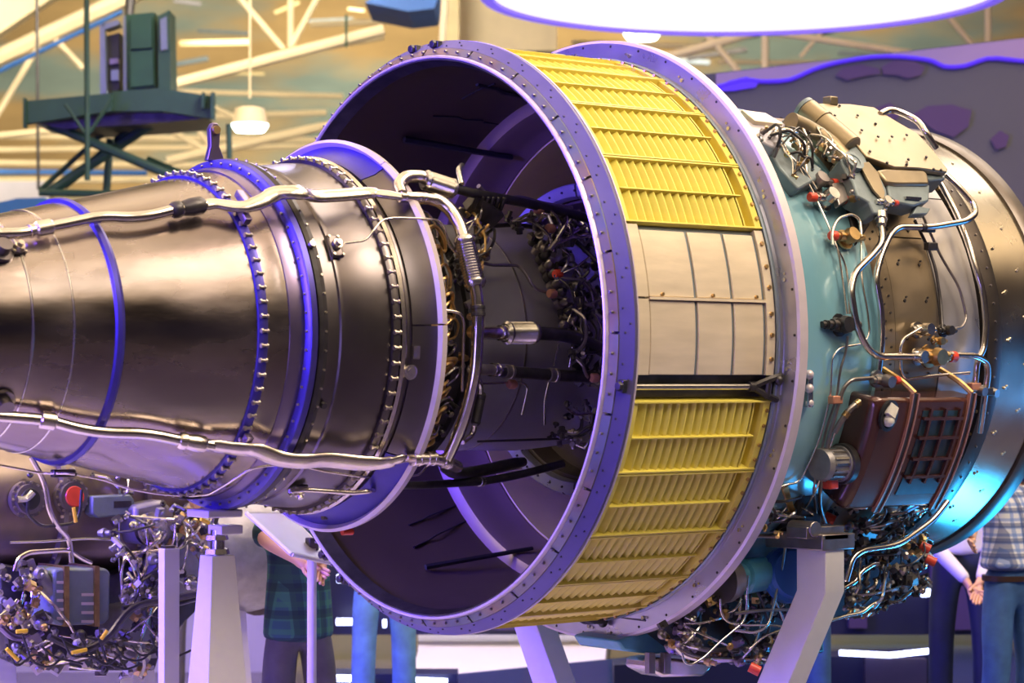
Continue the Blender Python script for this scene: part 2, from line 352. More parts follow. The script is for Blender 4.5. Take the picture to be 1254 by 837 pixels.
# pads on the turbine case
def pad(px, py, off, hw, hh, m=M['noz_dk'], boss=.022):
    P = on(px, py, off); ph = phi(P); u = rad(ph); t = Vector((0, sin(R(ph)), cos(R(ph))))
    Mx = Matrix((EX, t, u)).transposed()
    o = MB().box(P, (hw*2, hh*2, .016), Mx).build('sensor_pad', m, eng, bevel=.008)
    b = MB()
    for a in (-1, 1):
        for c in (-1, 1): b.hexb(P+EX*(a*hw*.72)+t*(c*hh*.78)+u*.007, u, .006, .007)
    b.hexb(P+u*.006, u, boss, .02, 10); b.hexb(P+u*.02, u, boss*.6, .02, 8)
    b.build('pad_bolts', M['bolt'], o, kind='stuff'); return P
pad(410, 302, .01, .028, .05)
P = on(381, 300, .01); MB().hexb(P, rad(phi(P)), .014, .014, 10).build('sensor_boss', M['bolt'], eng)
MB().rev([(-.655, .705), (-.655, .724), (-.625, .726), (-.625, .705)], 6, -8, -4).build('access_plate', M['steel'], eng)
# lug on top of the flange
P0 = hit(263, 200, .684); lug = MB()
top = E(-1.09, 92, .684)
o3 = [top+Vector(p) for p in ((-.03, 0, 0), (.05, 0, 0), (.024, 0, .06), (.030, 0, .125), (.016, 0, .15), (-.006, 0, .15), (-.018, 0, .125), (-.014, 0, .06))]
lg = lug.prism([p-Vector((0, .014, 0)) for p in o3], (0, .03, 0)).build('lifting_lug', M['violet_dk'], eng, bevel=.004)
q = top+Vector((.006, -.014, .122)); MB().cyl(q, q-Vector((0, .012, 0)), .017).build('bush', M['bronze'], lg)
# bottom mounting shoe on the flange
q = E(-1.09, -90, .684)
MB().box(q+Vector((0, 0, -.018)), (.16, .16, .03)).build('mounting_shoe', M['white'], eng, bevel=.006)
# --- flared shield behind the turbine
for a0, a1 in ((-40, 2), (2.5, 58), (58.5, 118), (118.5, 200), (200.5, 319.5)):
    pr = [(-.655, .712), (-.60, .738), (-.572, .765), (-.560, .775)]
    MB().rev(pr+[(x+.006, r-.012) for x, r in pr[::-1]], 40, a0, a1).build('shield_panel', M['noz_dk'] if a1 < 60 else M['vio'], eng)  # violet light put in by colour: blue upper panels, dark steel front ones
    MB().rev([(-.570, .768), (-.588, .784), (-.574, .797), (-.548, .792), (-.552, .770)], 40, a0, a1).build('shield_rim', M['lip'], eng)
# --- hot section between shield and core: stepped casing, harness, insulation
MB().rev([(-.60, .50), (-.60, .70), (-.555, .70), (-.54, .66), (-.50, .66), (-.495, .61), (-.44, .60), (-.435, .575), (-.37, .57), (-.36, .59), (-.335, .59), (-.33, .55), (-.27, .545), (-.265, .565), (-.245, .565), (-.24, .46), (-.24, .40)], 120).build('combustor_casing', M['dk'], eng)
bolts(-.335, .575, 70, .007, .012).build('flange_bolts', M['bronze'], eng, kind='stuff')
bolts(-.50, .635, 60, .007, .012).build('flange_bolts', M['bronze'], eng, kind='stuff')
for a0, a1, s0, m_ in ((-30, -2, -.525, 'insul'), (-1, 24, -.535, 'gold'), (24, 40, -.52, 'insul'), (-42, -31, -.53, 'gold')):
    MB().rev([(s0, .665), (s0-.012, .69), (s0+.012, .70), (s0+.028, .68), (s0+.02, .66)], 16, a0, a1).build('insulation_blanket', M[m_], eng)
rnd = random.Random(3)
for k in range(30):                           # gold ignition harness loops
    ph = -44+92*k/29+rnd.uniform(-1, 1); s0 = -.50+rnd.uniform(-.01, .02); L_ = rnd.uniform(.05, .12)
    pts = [E(s0, ph, .67), E(s0+.01, ph+1.5, .70), E(s0+L_*.5, ph+2.5+rnd.uniform(-2, 2), .70), E(s0+L_, ph+rnd.uniform(1, 4), .66), E(s0+L_+.03, ph-2, .60), E(s0+L_*.6, ph-3, .645)]
    MB().tube(pts, rnd.choice((.005, .006, .008)), 6, 3).build('harness_wire', M['gold'] if k % 3 else M['steel'], eng)
for k in range(34):                           # fuel nozzles and clamps round the combustor
    ph = -48+100*k/33+rnd.uniform(-1, 1); s0 = rnd.choice((-.46, -.41, -.30)); r0 = {-.46: .60, -.41: .57, -.30: .55}[s0]
    P = E(s0, ph, r0); u = rad(ph); h = rnd.uniform(.03, .07)
    MB().spin(P-u*.01, P+u*h, [(0, .018), (.3, .018), (.32, .011), (.7, .011), (.72, .015), (1, .013)], 8).build('fuel_nozzle', M[rnd.choice(('bronze', 'mid_metal', 'dk', 'steel'))], eng)
# --- core cowl
MB().rev([(-.235, .40), (-.235, .468), (-.22, .474), (.10, .478), (.10, .40)], 128).build('core_casing', M['core'], eng)
MB().rev([(.10, .40), (.102, .479), (.40, .485), (.55, .475), (.70, .46), (.90, .45), (.90, .40)], 128).build('core_casing', M['core'], eng)
MB().rev([(.098, .47), (.098, .482), (.106, .482), (.106, .47)], 128).build('core_joint_band', M['mid_metal'], eng)
# inner ring at the end of the cavity
for a0, a1 in ((0, 89), (90, 199), (200, 269), (270, 359)):
    MB().rev([(.790, .625), (.775, .635), (.765, .683), (.775, .692), (.81, .692), (.81, .625)], 40, a0, a1).build('inner_flange', M['flange'], eng)
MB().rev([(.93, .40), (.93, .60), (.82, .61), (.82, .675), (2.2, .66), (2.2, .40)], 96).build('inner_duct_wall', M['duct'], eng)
bolts(.770, .660, 48, .006, .006).build('flange_bolts', M['dk'], eng, kind='stuff')
# --- bypass duct
def ductshell(name, pr, m, th, **k): return MB().rev(pr+[(x, r+th) for x, r in pr[::-1]], 160).build(name, m, eng, **k)
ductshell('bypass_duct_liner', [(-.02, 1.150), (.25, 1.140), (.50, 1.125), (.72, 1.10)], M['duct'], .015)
ductshell('duct_fairing', [(.72, 1.098), (.745, 1.055), (.78, 1.042), (.86, 1.035), (.93, 1.008), (.945, 1.0)], M['ductb'], .02)
ductshell('duct_step', [(.947, 1.0), (.955, 1.03), (1.0, 1.03)], M['duct'], .012)
ductshell('forward_duct_liner', [(.955, .995), (1.5, .985), (2.25, .97)], M['tan'], .01)
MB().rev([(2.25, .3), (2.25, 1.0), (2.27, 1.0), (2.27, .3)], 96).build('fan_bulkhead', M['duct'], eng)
for k in range(5):                            # fan duct struts
    ph = 100+k*72; u = rad(ph)
    MB().loft([[E(1.15, ph-1.5, r_), E(1.5, ph-2.2, r_), E(1.75, ph, r_), E(1.5, ph+2.2, r_), E(1.15, ph+1.5, r_)] for r_ in (.66, 1.01)]).build('duct_strut', M['duct'], eng)
# slots and seams in the duct liner (seen on the far wall)
def far_strip(a, b, wd, r=1.118, name='liner_slot', m=M['blk'], h=.012):
    A = hit(a[0], a[1], 1.135, True); B = hit(b[0], b[1], 1.125, True); mb = MB(); L_ = []
    n = 8; pts = []
    for k in range(n+1):
        t = k/n; s_ = A.x+(B.x-A.x)*t; p_ = phi(A)+((phi(B)-phi(A)+180) % 360-180)*t
        rr = 1.148-(.03*max(0, s_)/.7)-.004-(.012 if s_ > .5 else 0)
        pts.append(E(s_, p_, rr))
    mb.tube(pts, wd, 6, 0); return mb.build(name, m, eng)
def slot_bar(a, ra, b, rb_, w0, w1):
    A = hit(a[0], a[1], ra, True); B = hit(b[0], b[1], rb_, True); MB().tube([A, A.lerp(B, .5), B], [w0, (w0+w1)/2, w1], 6, 0).build('slide_bar', M['blk'], eng)
slot_bar((495, 171), 1.12, (627, 193), 1.02, .017, .013); slot_bar((521, 695), 1.12, (652, 672), 1.02, .014, .010)
far_strip((584, 102), (645, 114), .010); far_strip((566, 119), (606, 103), .004, name='liner_seam')
far_strip((530, 141), (590, 143), .004, name='liner_seam'); far_strip((590, 143), (648, 150), .004, name='liner_seam')
far_strip((500, 645), (560, 622), .004, name='liner_seam'); far_strip((506, 672), (575, 640), .004, name='liner_seam')
# --- rear ring
MB().rev([(-.083, 1.166), (-.090, 1.170), (-.088, 1.177), (-.078, 1.182), (-.04, 1.182), (-.04, 1.166)], 192).build('inner_lip', M['lip'], eng)
MB().rev([(-.035, 1.145), (-.035, 1.166), (-.08, 1.166), (-.082, 1.160), (-.02, 1.140)], 192).build('perforated_seal', M['dk'], eng)
b = MB()
for k in range(180):
    if 70 < k*2 < 290 or True: b.hexb(E(-.07, k*2, 1.162), -rad(k*2), .006, .004)
b.build('seal_rivets', M['mid_metal'], eng, kind='stuff')
for k in range(24):
    MB().rev([(-.074, 1.184), (-.052, 1.213), (-.04, 1.213), (-.04, 1.184)], 8, k*15+.25, k*15+14.75).build('seal_segment', M['segm'], eng)
b = bolts(-.066, 1.198, 96, .006, .010)
b.build('seal_rivets', M['mid_metal'], eng, kind='stuff')
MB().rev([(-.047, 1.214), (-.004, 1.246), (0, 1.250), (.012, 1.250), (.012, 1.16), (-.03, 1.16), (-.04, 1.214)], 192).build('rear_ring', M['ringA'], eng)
b = MB()
for k in range(36):
    for dp, rr in ((0, 1.226), (1.6, 1.238), (4.4, 1.222)):
        s_ = -.047+(rr-1.214)*1.34; b.hexb(E(s_+.002, k*10+dp, rr), (-1, 0, 0), .005, .004, 8)
b.build('ring_holes', M['blk'], eng, kind='stuff')
MB().rev([(.012, 1.238), (.016, 1.252), (.022, 1.252), (.024, 1.20), (.012, 1.20)], 192).build('seal_edge', M['lip'], eng)
MB().rev([(.022, 1.18), (.022, 1.236), (.034, 1.236), (.034, 1.18)], 192).build('black_gap_seal', M['blk'], eng)
for ph in (-9.5, 88, 95, 231, 239):
    P = E(-.02, ph, 1.232); q = MB(); q.box(P+Vector((-.012, 0, 0)), (.025, .03, .05), Matrix.Rotation(-R(ph), 3, 'X')); q.hexb(P+Vector((-.02, 0, 0)), (-1, 0, 0), .02, .02)
    q.build('ring_latch', M['dk'], eng, bevel=.003)
# --- cascade section
MB().rev([(.03, 1.155), (.03, 1.172), (.80, 1.172), (.80, 1.155)], 160).build('cascade_backing', M['yelb'], eng)
VR0, VR1 = 1.176, 1.226
vbm = MB()
def vane_mesh(hp):
    loops = []
    for k in range(5):
        ph = -hp+2*hp*k/4; c = []
        for t, ds in ((0, -.016), (.5, -.004), (1, .022)):
            c.append((ds, VR0+(VR1-VR0)*t))
        lp = [E(x, ph, r_)-Vector((0, 0, AZ)) for x, r_ in c]+[E(x+.0045, ph, r_)-Vector((0, 0, AZ)) for x, r_ in c[::-1]]
        loops.append(lp)
    vbm = MB().loft(loops); o = vbm.build('vane', M['yel2'], None); me = o.data; bpy.data.objects.remove(o); return me
VM = vane_mesh(3.2)
NV = 14
def cascade(p0, label=None):
    """one louvred panel from angle p0 to p0+14"""
    p1 = p0+14
    f = MB()
    f.wrap(.037, .060, p0+.15, p1-.15, 1.172, 1.232); f.wrap(.690, .697, p0+.15, p1-.15, 1.172, 1.226); f.wrap(.742, .776, p0+.15, p1-.15, 1.172, 1.232)
    f.wrap(.03, .776, p0+.12, p0+.42, 1.172, 1.238, 1); f.wrap(.03, .776, p1-.42, p1-.12, 1.172, 1.238, 1)
    fr = f.build('cascade_panel', M['yel'], eng)
    MB().wrap(.06, .715, p0+6.88, p0+7.12, 1.174, 1.236, 1).build('rib', M['yel'], fr)
    bb = MB()
    for d in (2.2, 5.2, 9, 12): bb.hexb(E(.762, p0+d, 1.231), rad(p0+d), .009, .010)
    bb.build('panel_bolts', M['bronze'], fr, kind='stuff')
    for row in (3.55, 10.45):
        for k in range(NV):
            o = bpy.data.objects.new('vane', VM); col.objects.link(o); o.parent = fr
            o.location = (.088+k*.0435, 0, 0); o.rotation_euler = (-R(p0+row), 0, 0)
for k in range(5): cascade(20.4+14*k)
for k in range(5): cascade(-82.2+14*k)
# far side closed by plain panels
MB().wrap(.035, .78, 91, 277.5, 1.19, 1.225, 80).build('plain_panel', M['plate'], eng)
# blank plates
MB().wrap(.034, .785, -7.6, 20.3, 1.172, 1.206, 20).build('plate_frame', M['rib'], eng)
MB().wrap(.036, .098, 6.6, 20.2, 1.20, 1.228, 10).build('blank_plate', M['plate'], eng)
MB().wrap(.036, .098, -7.5, 6.2, 1.20, 1.228, 10).build('blank_plate', M['plate'], eng)
for a, b in ((6.7, 19.2), (-7.5, 5.9)):
    for s0, s1 in ((.104, .342), (.358, .540), (.556, .716)):
        MB().wrap(s0, s1, a, b, 1.20, 1.226, 10).build('blank_plate', M['plate'], eng, bevel=.003)
    for s0 in (.342, .540, .716):
        MB().wrap(s0+.001, s0+.015, a, b, 1.20, 1.218, 10).build('dividing_rib', M['rib'], eng)
MB().wrap(.733, .778, -7.5, 20.2, 1.20, 1.229, 12).build('edge_rail', M['plate'], eng)
MB().wrap(.10, .73, 6.05, 6.55, 1.20, 1.236, 2).build('seam_strip', M['plate'], eng)
q = MB()
for s0 in (.17, .44, .68): q.hexb(E(s0, 7.1, 1.226), rad(7), .008, .010)
for ph in (-4.5, 0, 4, 9, 13, 17.5): q.hexb(E(.757, ph, 1.228), rad(ph), .010, .010)
q.build('plate_bolts', M['bronze'], eng, kind='stuff')
# actuator rods with brackets
for ph in (-9.8, 91.5, 186, 276):
    rr_ = 1.212 if ph < 50 or ph > 100 else 1.246
    MB().wrap(.034, .78, ph-2.2, ph+2.2, 1.172, 1.185, 4).build('rod_channel', M['dk'], eng)
    rd = MB().cyl(E(.02, ph, rr_), E(.70, ph, rr_), .013, n=16).build('actuator_rod', M['steel'], eng)
    br = MB(); u = rad(ph)
    br.cyl(E(.66, ph, rr_), E(.73, ph, rr_), .021, n=10)
    for d in (-2.3, 2.3):
        br.tube([E(.68, ph, 1.215), E(.735, ph+d*.6, 1.24), E(.80, ph+d, 1.245)], [.012, .014, .012], 6, 2)
    br.cyl(E(.745, ph-1.6, 1.24), E(.745, ph+1.6, 1.24), .014, n=8); br.ball(E(.79, ph+1.5, 1.25), .022)
    br.build('rod_bracket', M['dk'], rd)
# --- front flange ring
MB().rev([(.79, 1.18), (.785, 1.235), (.815, 1.240), (.822, 1.314), (.868, 1.318), (.872, 1.308), (.835, 1.30), (.835, 1.17)], 192).build('front_flange_ring', M['flange'], eng)
MB().rev([(.782, 1.226), (.778, 1.238), (.784, 1.243), (.80, 1.238)], 192).build('edge_bead', M['rib'], eng)
MB().rev([(.820, 1.310), (.826, 1.322), (.868, 1.325), (.870, 1.316)], 192).build('flange_rim', M['lip'], eng)
q = MB(); q2 = MB()
for k in range(44):
    ph = k*360/44; q.hexb(E(.8205, ph, 1.296), (-1, 0, 0), .006, .003, 8)
    if k % 2: q2.hexb(E(.818, ph+2, 1.266), (-1, 0, 0), .010, .010); q2.hexb(E(.818, ph+3.1, 1.272), (-1, 0, 0), .006, .008)
q.build('flange_holes', M['blk'], eng, kind='stuff'); q2.build('flange_bolts', M['steel'], eng, kind='stuff')
# --- fan section
MB().rev([(.84, 1.06), (.84, 1.13), (.95, 1.125), (.96, 1.135), (.985, 1.135), (.99, 1.12), (1.25, 1.10), (1.52, 1.078), (1.53, 1.086), (1.55, 1.086), (1.555, 1.05)], 160).build('intermediate_case', M['blue'], eng, label='glossy light blue case')
MB().rev([(1.557, 1.03), (1.557, 1.066), (1.685, 1.060), (1.685, 1.03)], 160).build('riveted_band', M['brown'], eng)
q = MB()
for k in range(90):
    for s_ in (1.62, 1.655):
        q.hexb(E(s_, k*4+(2 if s_ > 1.63 else 0), 1.063), rad(k*4+(2 if s_ > 1.63 else 0)), .006, .005)
for k in range(40):
    for s_ in (1.76, 1.90): q.hexb(E(s_, k*9, 1.057), rad(k*9), .008, .006); q.hexb(E(s_+.012, k*9+.9, 1.057), rad(k*9), .005, .008)
q.build('rivets', M['dk'], eng, kind='stuff')
for k in range(8):
    MB().wrap(1.689, 1.975, k*45-20+.2, k*45+25-.2, 1.0, 1.058, 16).build('case_panel', M['brown'], eng)
MB().rev([(1.978, 1.0), (1.978, 1.05), (1.992, 1.052), (1.992, 1.0)], 160).build('panel_edge', M['dk'], eng)
for k in range(6):
    MB().wrap(1.994, 2.262, k*60-22+.2, k*60+38-.2, 1.0, 1.046, 20).build('case_panel', M['silver'], eng, label='silver lilac case panel')
MB().rev([(2.262, .96), (2.262, 1.01), (2.31, 1.01), (2.31, .96)], 160).build('case_groove', M['dk'], eng)
MB().rev([(2.305, 1.0), (2.308, 1.052), (2.33, 1.058), (2.375, 1.062), (2.40, 1.058), (2.404, 1.0)], 160).build('fan_case_flange', M['fandk'], eng)
bolts(2.31, 1.04, 60, .008, .012).build('flange_bolts', M['bronze'], eng, kind='stuff')
bolts(2.355, 1.058, 80, .006, .008, 'r').build('flange_bolts', M['mid_metal'], eng, kind='stuff')
MB().rev([(2.404, 1.0), (2.404, 1.036), (2.55, 1.040), (2.72, 1.044), (2.72, .98)], 160).build('fan_case', M['fan'], eng)
q = MB()
for k in range(60):
    q.hexb(E(2.47+.12*(k % 2), k*6, 1.038), rad(k*6), .008, .008); q.hexb(E(2.483+.12*(k % 2), k*6+.5, 1.038), rad(k*6), .006, .006)
q.build('case_studs', M['bolt'], eng, kind='stuff')
MB().rev([(2.715, .98), (2.715, 1.055), (2.735, 1.066), (2.76, 1.07), (2.795, 1.072), (2.80, 1.06), (2.80, .98)], 160).build('inlet_lip', M['fandk'], eng)
MB().rev([(2.60, .2), (2.60, 1.0), (2.62, 1.0), (2.62, .2)], 96).build('fan_bulkhead', M['dk'], eng)
# ================================================================ pipes on the nozzle and round the engine
def pth(L, mode='on', off=.03):
    out = []
    for q in L:
        if isinstance(q, Vector): out.append(q)
        elif mode == 'on': out.append(on(q[0], q[1], q[2] if len(q) > 2 else off))
        else: out.append(hit(q[0], q[1], q[2] if len(q) > 2 else off))
    return out
def wpx(p, px): return px*.5*(p-CP).dot(CD)/F
def pipe(L, w_, m='pipe', name='pipe', mode='on', off=.03, parent=None, clamps=(), cm='dk', label=None, squ=1.0, n=10):
    P = pth(L, mode, off); ws = w_ if isinstance(w_, list) else [w_]*len(P)
    sq = None
    if squ != 1.0: sq = rad(phi(P[len(P)//2]))
    o = MB().tube(P, [wpx(p, k) for p, k in zip(P, ws)], n, 4, sq, squ).build(name, M[m], parent or eng, label=label)
    for i, t in clamps:
        a = P[i]; b_ = P[i+1]; c = a.lerp(b_, t); d = (b_-a).normalized(); r_ = wpx(c, ws[i])
        MB().spin(c-d*r_*.9, c+d*r_*.9, [(0, r_*1.02), (.05, r_*1.22), (.3, r_*1.22), (.35, r_*1.12), (.65, r_*1.12), (.7, r_*1.22), (.95, r_*1.22), (1, r_*1.02)], 12).build('clamp', M[cm], o)
    return o
def bellows(A, B, r_, m='steel', parent=None, n=14):
    pr = [(0, r_*.82), (.06, r_*1.02), (.10, r_*1.02), (.11, r_*.8)]
    for k in range(n*2+1): pr.append((.13+.74*k/(n*2), r_*(.97 if k % 2 else .87)))
    pr += [(.89, r_*.8), (.90, r_*1.02), (.94, r_*1.02), (1, r_*.82)]
    return MB().spin(A, B, pr, 16).build('braided_sleeve', M[m], parent or eng)
def slab(L, r, th, m, name, bevel=.006, parent=None, mode='r', label=None):
    """solid plate whose outline lies on radius r about the engine axis, th thick inwards"""
    outer = [hit(x, y, r) for x, y in L]; n = len(L)
    inner = [E(p.x, phi(p), math.hypot(p.y, p.z-AZ)-th) for p in outer]
    b = MB(); b.add(outer+inner, [tuple(range(n)), tuple(range(2*n-1, n-1, -1))]+[(i, (i+1) % n, n+(i+1) % n, n+i) for i in range(n)])
    return b.build(name, M[m], parent or eng, smooth=True, bevel=bevel, label=label)
# upper flattened duct pipe (round tube, then a squashed duct, then round)
up = [(-60, 292), (0, 286), (27, 286), (50, 280), (77, 275), (124, 265), (161, 267), (187, 264), (214, 257), (234, 255), (252, 251)]
o = pipe([(x, y, .045) for x, y in up], 14.5, 'pipe', 'bleed_pipe', clamps=((2, .6), (3, .1), (8, .2)), cm='pipe_w')
fl = [(248, 252, .045), (262, 249, .05), (285, 253, .055), (300, 254, .06), (321, 247, .075), (338, 236, .085), (365, 235, .085), (382, 241, .06), (420, 239, .06), (452, 236, .06), (470, 238, .08), (492, 241, .10)]
pipe(fl, [14, 17, 19, 19, 21, 23, 23, 20, 20, 19, 15, 12], 'pipe_w', 'flattened_duct', squ=.62, n=16)
MB().spin(on(210, 258, .045), on(250, 251, .045), [(0, .026), (.08, .032), (.25, .032), (.3, .027), (.6, .034), (.9, .034), (1, .026)], 18).build('coupling', M['dk'], eng)
MB().spin(on(43, 282, .045), on(64, 278, .045), [(0, .026), (.1, .032), (.9, .032), (1, .026)], 18).build('coupling', M['pipe_w'], eng)
lo = [(-60, 506), (0, 510), (26, 512), (60, 515), (94, 525), (128, 530), (179, 531), (222, 540), (247, 544), (262, 546)]
pipe([(x, y, .045) for x, y in lo], 15, 'pipe', 'bleed_pipe', clamps=((3, .05),), cm='pipe_w')
fl = [(256, 545, .045), (273, 548, .05), (299, 551, .055), (316, 552, .065), (341, 563, .07), (372, 566, .06), (398, 563, .055), (441, 568, .055), (471, 568, .07), (492, 562, .09), (510, 562, .10)]
pipe(fl, [14, 19, 21, 22, 23, 23, 23, 23, 20, 14, 13], 'pipe_w', 'flattened_duct', squ=.55, n=16)
MB().spin(on(218, 539, .045), on(252, 545, .045), [(0, .026), (.08, .033), (.25, .033), (.3, .028), (.6, .033), (.9, .033), (1, .026)], 18).build('coupling', M['pipe_w'], eng)
MB().spin(on(48, 514, .045), on(68, 517, .045), [(0, .026), (.1, .033), (.9, .033), (1, .026)], 18).build('coupling', M['pipe_w'], eng)
# brackets that hold the ducts
for px, py in ((298, 262), (300, 545), (298, 245)):
    P = on(px, py, .03); MB().box(P, (.03, .03, .09), Matrix.Rotation(-R(phi(P)), 3, 'X')).build('duct_bracket', M['violet_dk'], eng, bevel=.003)
# vertical manifold between the two ducts, radius ~0.76 about the axis
VR = .79
man = [(490, 241, VR), (519, 243, VR), (537, 245, VR), (552, 257, VR), (563, 275, VR), (568, 292, VR)]
pipe(man, [13, 15, 17, 17, 17, 17], 'pipe_w', 'manifold_pipe', 'r', clamps=((0, .1), (0, .9)), cm='pipe_w')
bellows(hit(568, 290, VR), hit(583, 352, VR), .043)
mo = pipe([(582, 350, VR), (585, 368, VR), (586, 390, VR), (583, 450, VR), (578, 478, VR), (568, 516, VR), (553, 552, VR), (543, 570, VR)], [15, 15, 16, 16, 16, 16, 15, 15], 'pipe', 'manifold_pipe', 'r', clamps=((1, .6),), cm='dk')
pipe([(505, 563, VR), (530, 562, VR), (548, 566, VR), (560, 572, .74)], 15, 'pipe_w', 'manifold_pipe', 'r', clamps=((0, .2), (0, .9), (1, .9)), cm='pipe_w')
# S-bend to the upper bellows
pipe([(492, 238, .80), (487, 226, .80), (497, 216, .82), (516, 216, .82), (524, 219, .82)], 16, 'pipe_w', 'manifold_pipe', 'r')
bellows(hit(519, 220, .82), hit(556, 232, .80), .041, 'steel')
pipe([(553, 230, .80), (575, 236, .78), (640, 248, .72), (700, 262, .70), (728, 270, .70)], 12, 'dk', 'air_pipe', 'r', label='dark cooling pipe')
pipe([(565, 226, .82), (561, 208, .84), (566, 203, .84)], 8, 'steel', 'pipe_stub', 'r')
# plumbing block at the top (bronze valve)
v_ = MB(); Pv = hit(592, 257, .70)
v_.box(Pv, (.15, .08, .06), Matrix.Rotation(.5, 3, 'Y') @ Matrix.Rotation(-.9, 3, 'X'))
for k in range(6): v_.cyl(Pv+Vector((-.07+.028*k, -.02, .0)), Pv+Vector((-.07+.028*k, -.05, .05)), .010, n=8)
v_.build('ignition_block', M['dk'], eng, bevel=.005)
# horizontal pipes in the cavity
pipe([(578, 407, .70), (600, 408, .64), (620, 408, .62)], 16, 'pipe', 'air_pipe', 'r', clamps=((1, .8),), cm='steel')
bellows(hit(618, 408, .62), hit(656, 408, .62), .047)
pipe([(654, 408, .62), (690, 410, .62), (716, 418, .64), (760, 440, .66)], 17, 'dk', 'air_pipe', 'r', label='dark cooling pipe')
pipe([(578, 453, .70), (600, 453, .62), (622, 453, .60)], 14, 'mid_metal', 'air_pipe', 'r', clamps=((1, .3),), cm='steel')
pipe([(600, 454, .61), (644, 457, .61), (680, 460, .62), (750, 463, .64)], 15, 'dk', 'air_pipe', 'r', clamps=((0, .5), (1, .9), (2, .8)), cm='mid_metal')
pipe([(580, 458, .70), (589, 470, .66), (588, 490, .66)], 7, 'steel', 'hose', 'r'); bellows(hit(590, 482, .66), hit(582, 520, .66), .020, 'dk', n=20)
pipe([(582, 517, .66), (579, 532, .66), (566, 542, .70)], 7, 'pipe_w', 'hose', 'r')
for L, w_, m_ in (
    ([(422, 298, .73), (448, 295, .76), (457, 283, .78), (467, 270, .79), (480, 267, .80), (519, 268, .80), (538, 270, .79), (546, 283, .76), (549, 300, .74), (560, 312, .72)], 3, 'pipe'),
    ([(545, 380, .70), (564, 383, .72), (568, 395, .72), (566, 480, .72)], 4, 'pipe_w'),
    ([(590, 322, .60), (603, 325, .57), (635, 325, .55), (644, 335, .55), (654, 354, .55), (673, 359, .55), (690, 366, .55)], 4.5, 'mid_metal'),
    ([(586, 228, .80), (600, 245, .74), (640, 242, .70), (665, 250, .68), (700, 255, .66)], 6, 'mid_metal'),
    ([(600, 277, .60), (630, 275, .58), (665, 280, .58), (700, 290, .60), (730, 320, .62)], 6, 'dk'),
    ([(590, 470, .60), (635, 468, .56), (647, 472, .55), (639, 508, .55)], 3, 'steel'),
    ([(585, 541, .60), (680, 538, .58), (710, 536, .60), (735, 520, .62)], 3, 'dk'),
    ([(694, 500, .60), (698, 503, .60), (704, 508, .60), (740, 506, .62)], 3, 'steel'),
    ([(667, 520, .55), (667, 490, .55), (672, 468, .58)], 3, 'steel'),
    ([(688, 335, .58), (705, 328, .62), (722, 315, .66)], 2.5, 'pipe'),
    ([(703, 352, .58), (705, 372, .58), (692, 402, .58)], 2.5, 'pipe'),
    ([(682, 300, .60), (697, 312, .60)], 2.5, 'pipe'), ([(703, 330, .60), (714, 342, .60)], 2.5, 'pipe'), ([(712, 358, .62), (724, 379, .62)], 2.5, 'pipe'),
    ([(720, 398, .62), (725, 418, .62)], 2.5, 'pipe'), ([(684, 422, .58), (678, 448, .58)], 2.5, 'pipe'), ([(701, 425, .60), (697, 450, .60)], 2.5, 'pipe'),
    ([(718, 430, .62), (722, 452, .62)], 2.5, 'steel'), ([(724, 290, .64), (738, 330, .64)], 2.5, 'pipe')):
    pipe(L, w_, m_, 'fuel_line', 'r')
# lower pipes under the core
pipe([(545, 573, .70), (558, 581, .66), (580, 579, .62), (622, 570, .58), (641, 566, .56)], [14, 15, 15, 15, 12], 'dk', 'air_pipe', 'r')
pipe([(480, 594, .70), (506, 595, .70), (561, 592, .68), (592, 590, .66), (632, 583, .64), (690, 568, .62)], 10, 'dk', 'air_pipe', 'r', clamps=((2, .9),), cm='mid_metal')
pipe([(355, 602, .06), (373, 600, .05), (390, 601, .05), (432, 604, .06), (452, 602, .07), (480, 596, .08)], 6, 'pipe_w', 'drain_pipe')
lp = [(-40, 566), (0, 570), (51, 580), (85, 580), (124, 587), (158, 599), (192, 605), (230, 608), (256, 606), (281, 591), (307, 574), (330, 570), (364, 570), (400, 578), (441, 584), (488, 586), (513, 582), (524, 570), (522, 560)]
pipe([(x, y, .04) for x, y in lp], 3.2, 'pipe_w', 'cable_line', clamps=((2, .5), (3, .2)), cm='dk')
for px, py in ((77, 580), (233, 607)):
    P = on(px, py, .02); MB().box(P, (.09, .03, .03)).build('cable_clip', M['dk'], eng, bevel=.004)
pad(365, 600, .01, .03, .035); pad(22, 306, .005, .03, .02)
for px, py, r_ in ((0, 310, .03), (2, 490, .03)):
    P = on(px, py, .0); u = rad(phi(P)); MB().spin(P, P+u*.05, [(0, r_*1.6), (.3, r_*1.6), (.32, r_), (1, r_)], 16).build('probe_boss', M['noz_dk'], eng)
P = on(381, 300+95, .01)
for px, py in ((364, 503), (395, 496)):
    P = on(px, py, .006); MB().hexb(P, rad(phi(P)), .014, .014, 8).build('probe_plug', M['dk'], eng)
P = hit(502, 456, .716); MB().spin(P, P+rad(phi(P))*.012, [(0, .03), (.7, .03), (.72, .018), (1, .018)], 16).build('borescope_plug', M['steel'], eng)
# hanging fittings inside the shield, bottom
for L in ([(395, 634, .70), (425, 632, .70)], [(415, 627, .72), (432, 636, .72)]): pipe(L, 7, 'mid_metal', 'drain_fitting', 'r')
P = hit(419, 652, .79); MB().cyl(P, P+Vector((.05, 0, 0)), .014).build('cap', M['red'], eng, label='red cap')
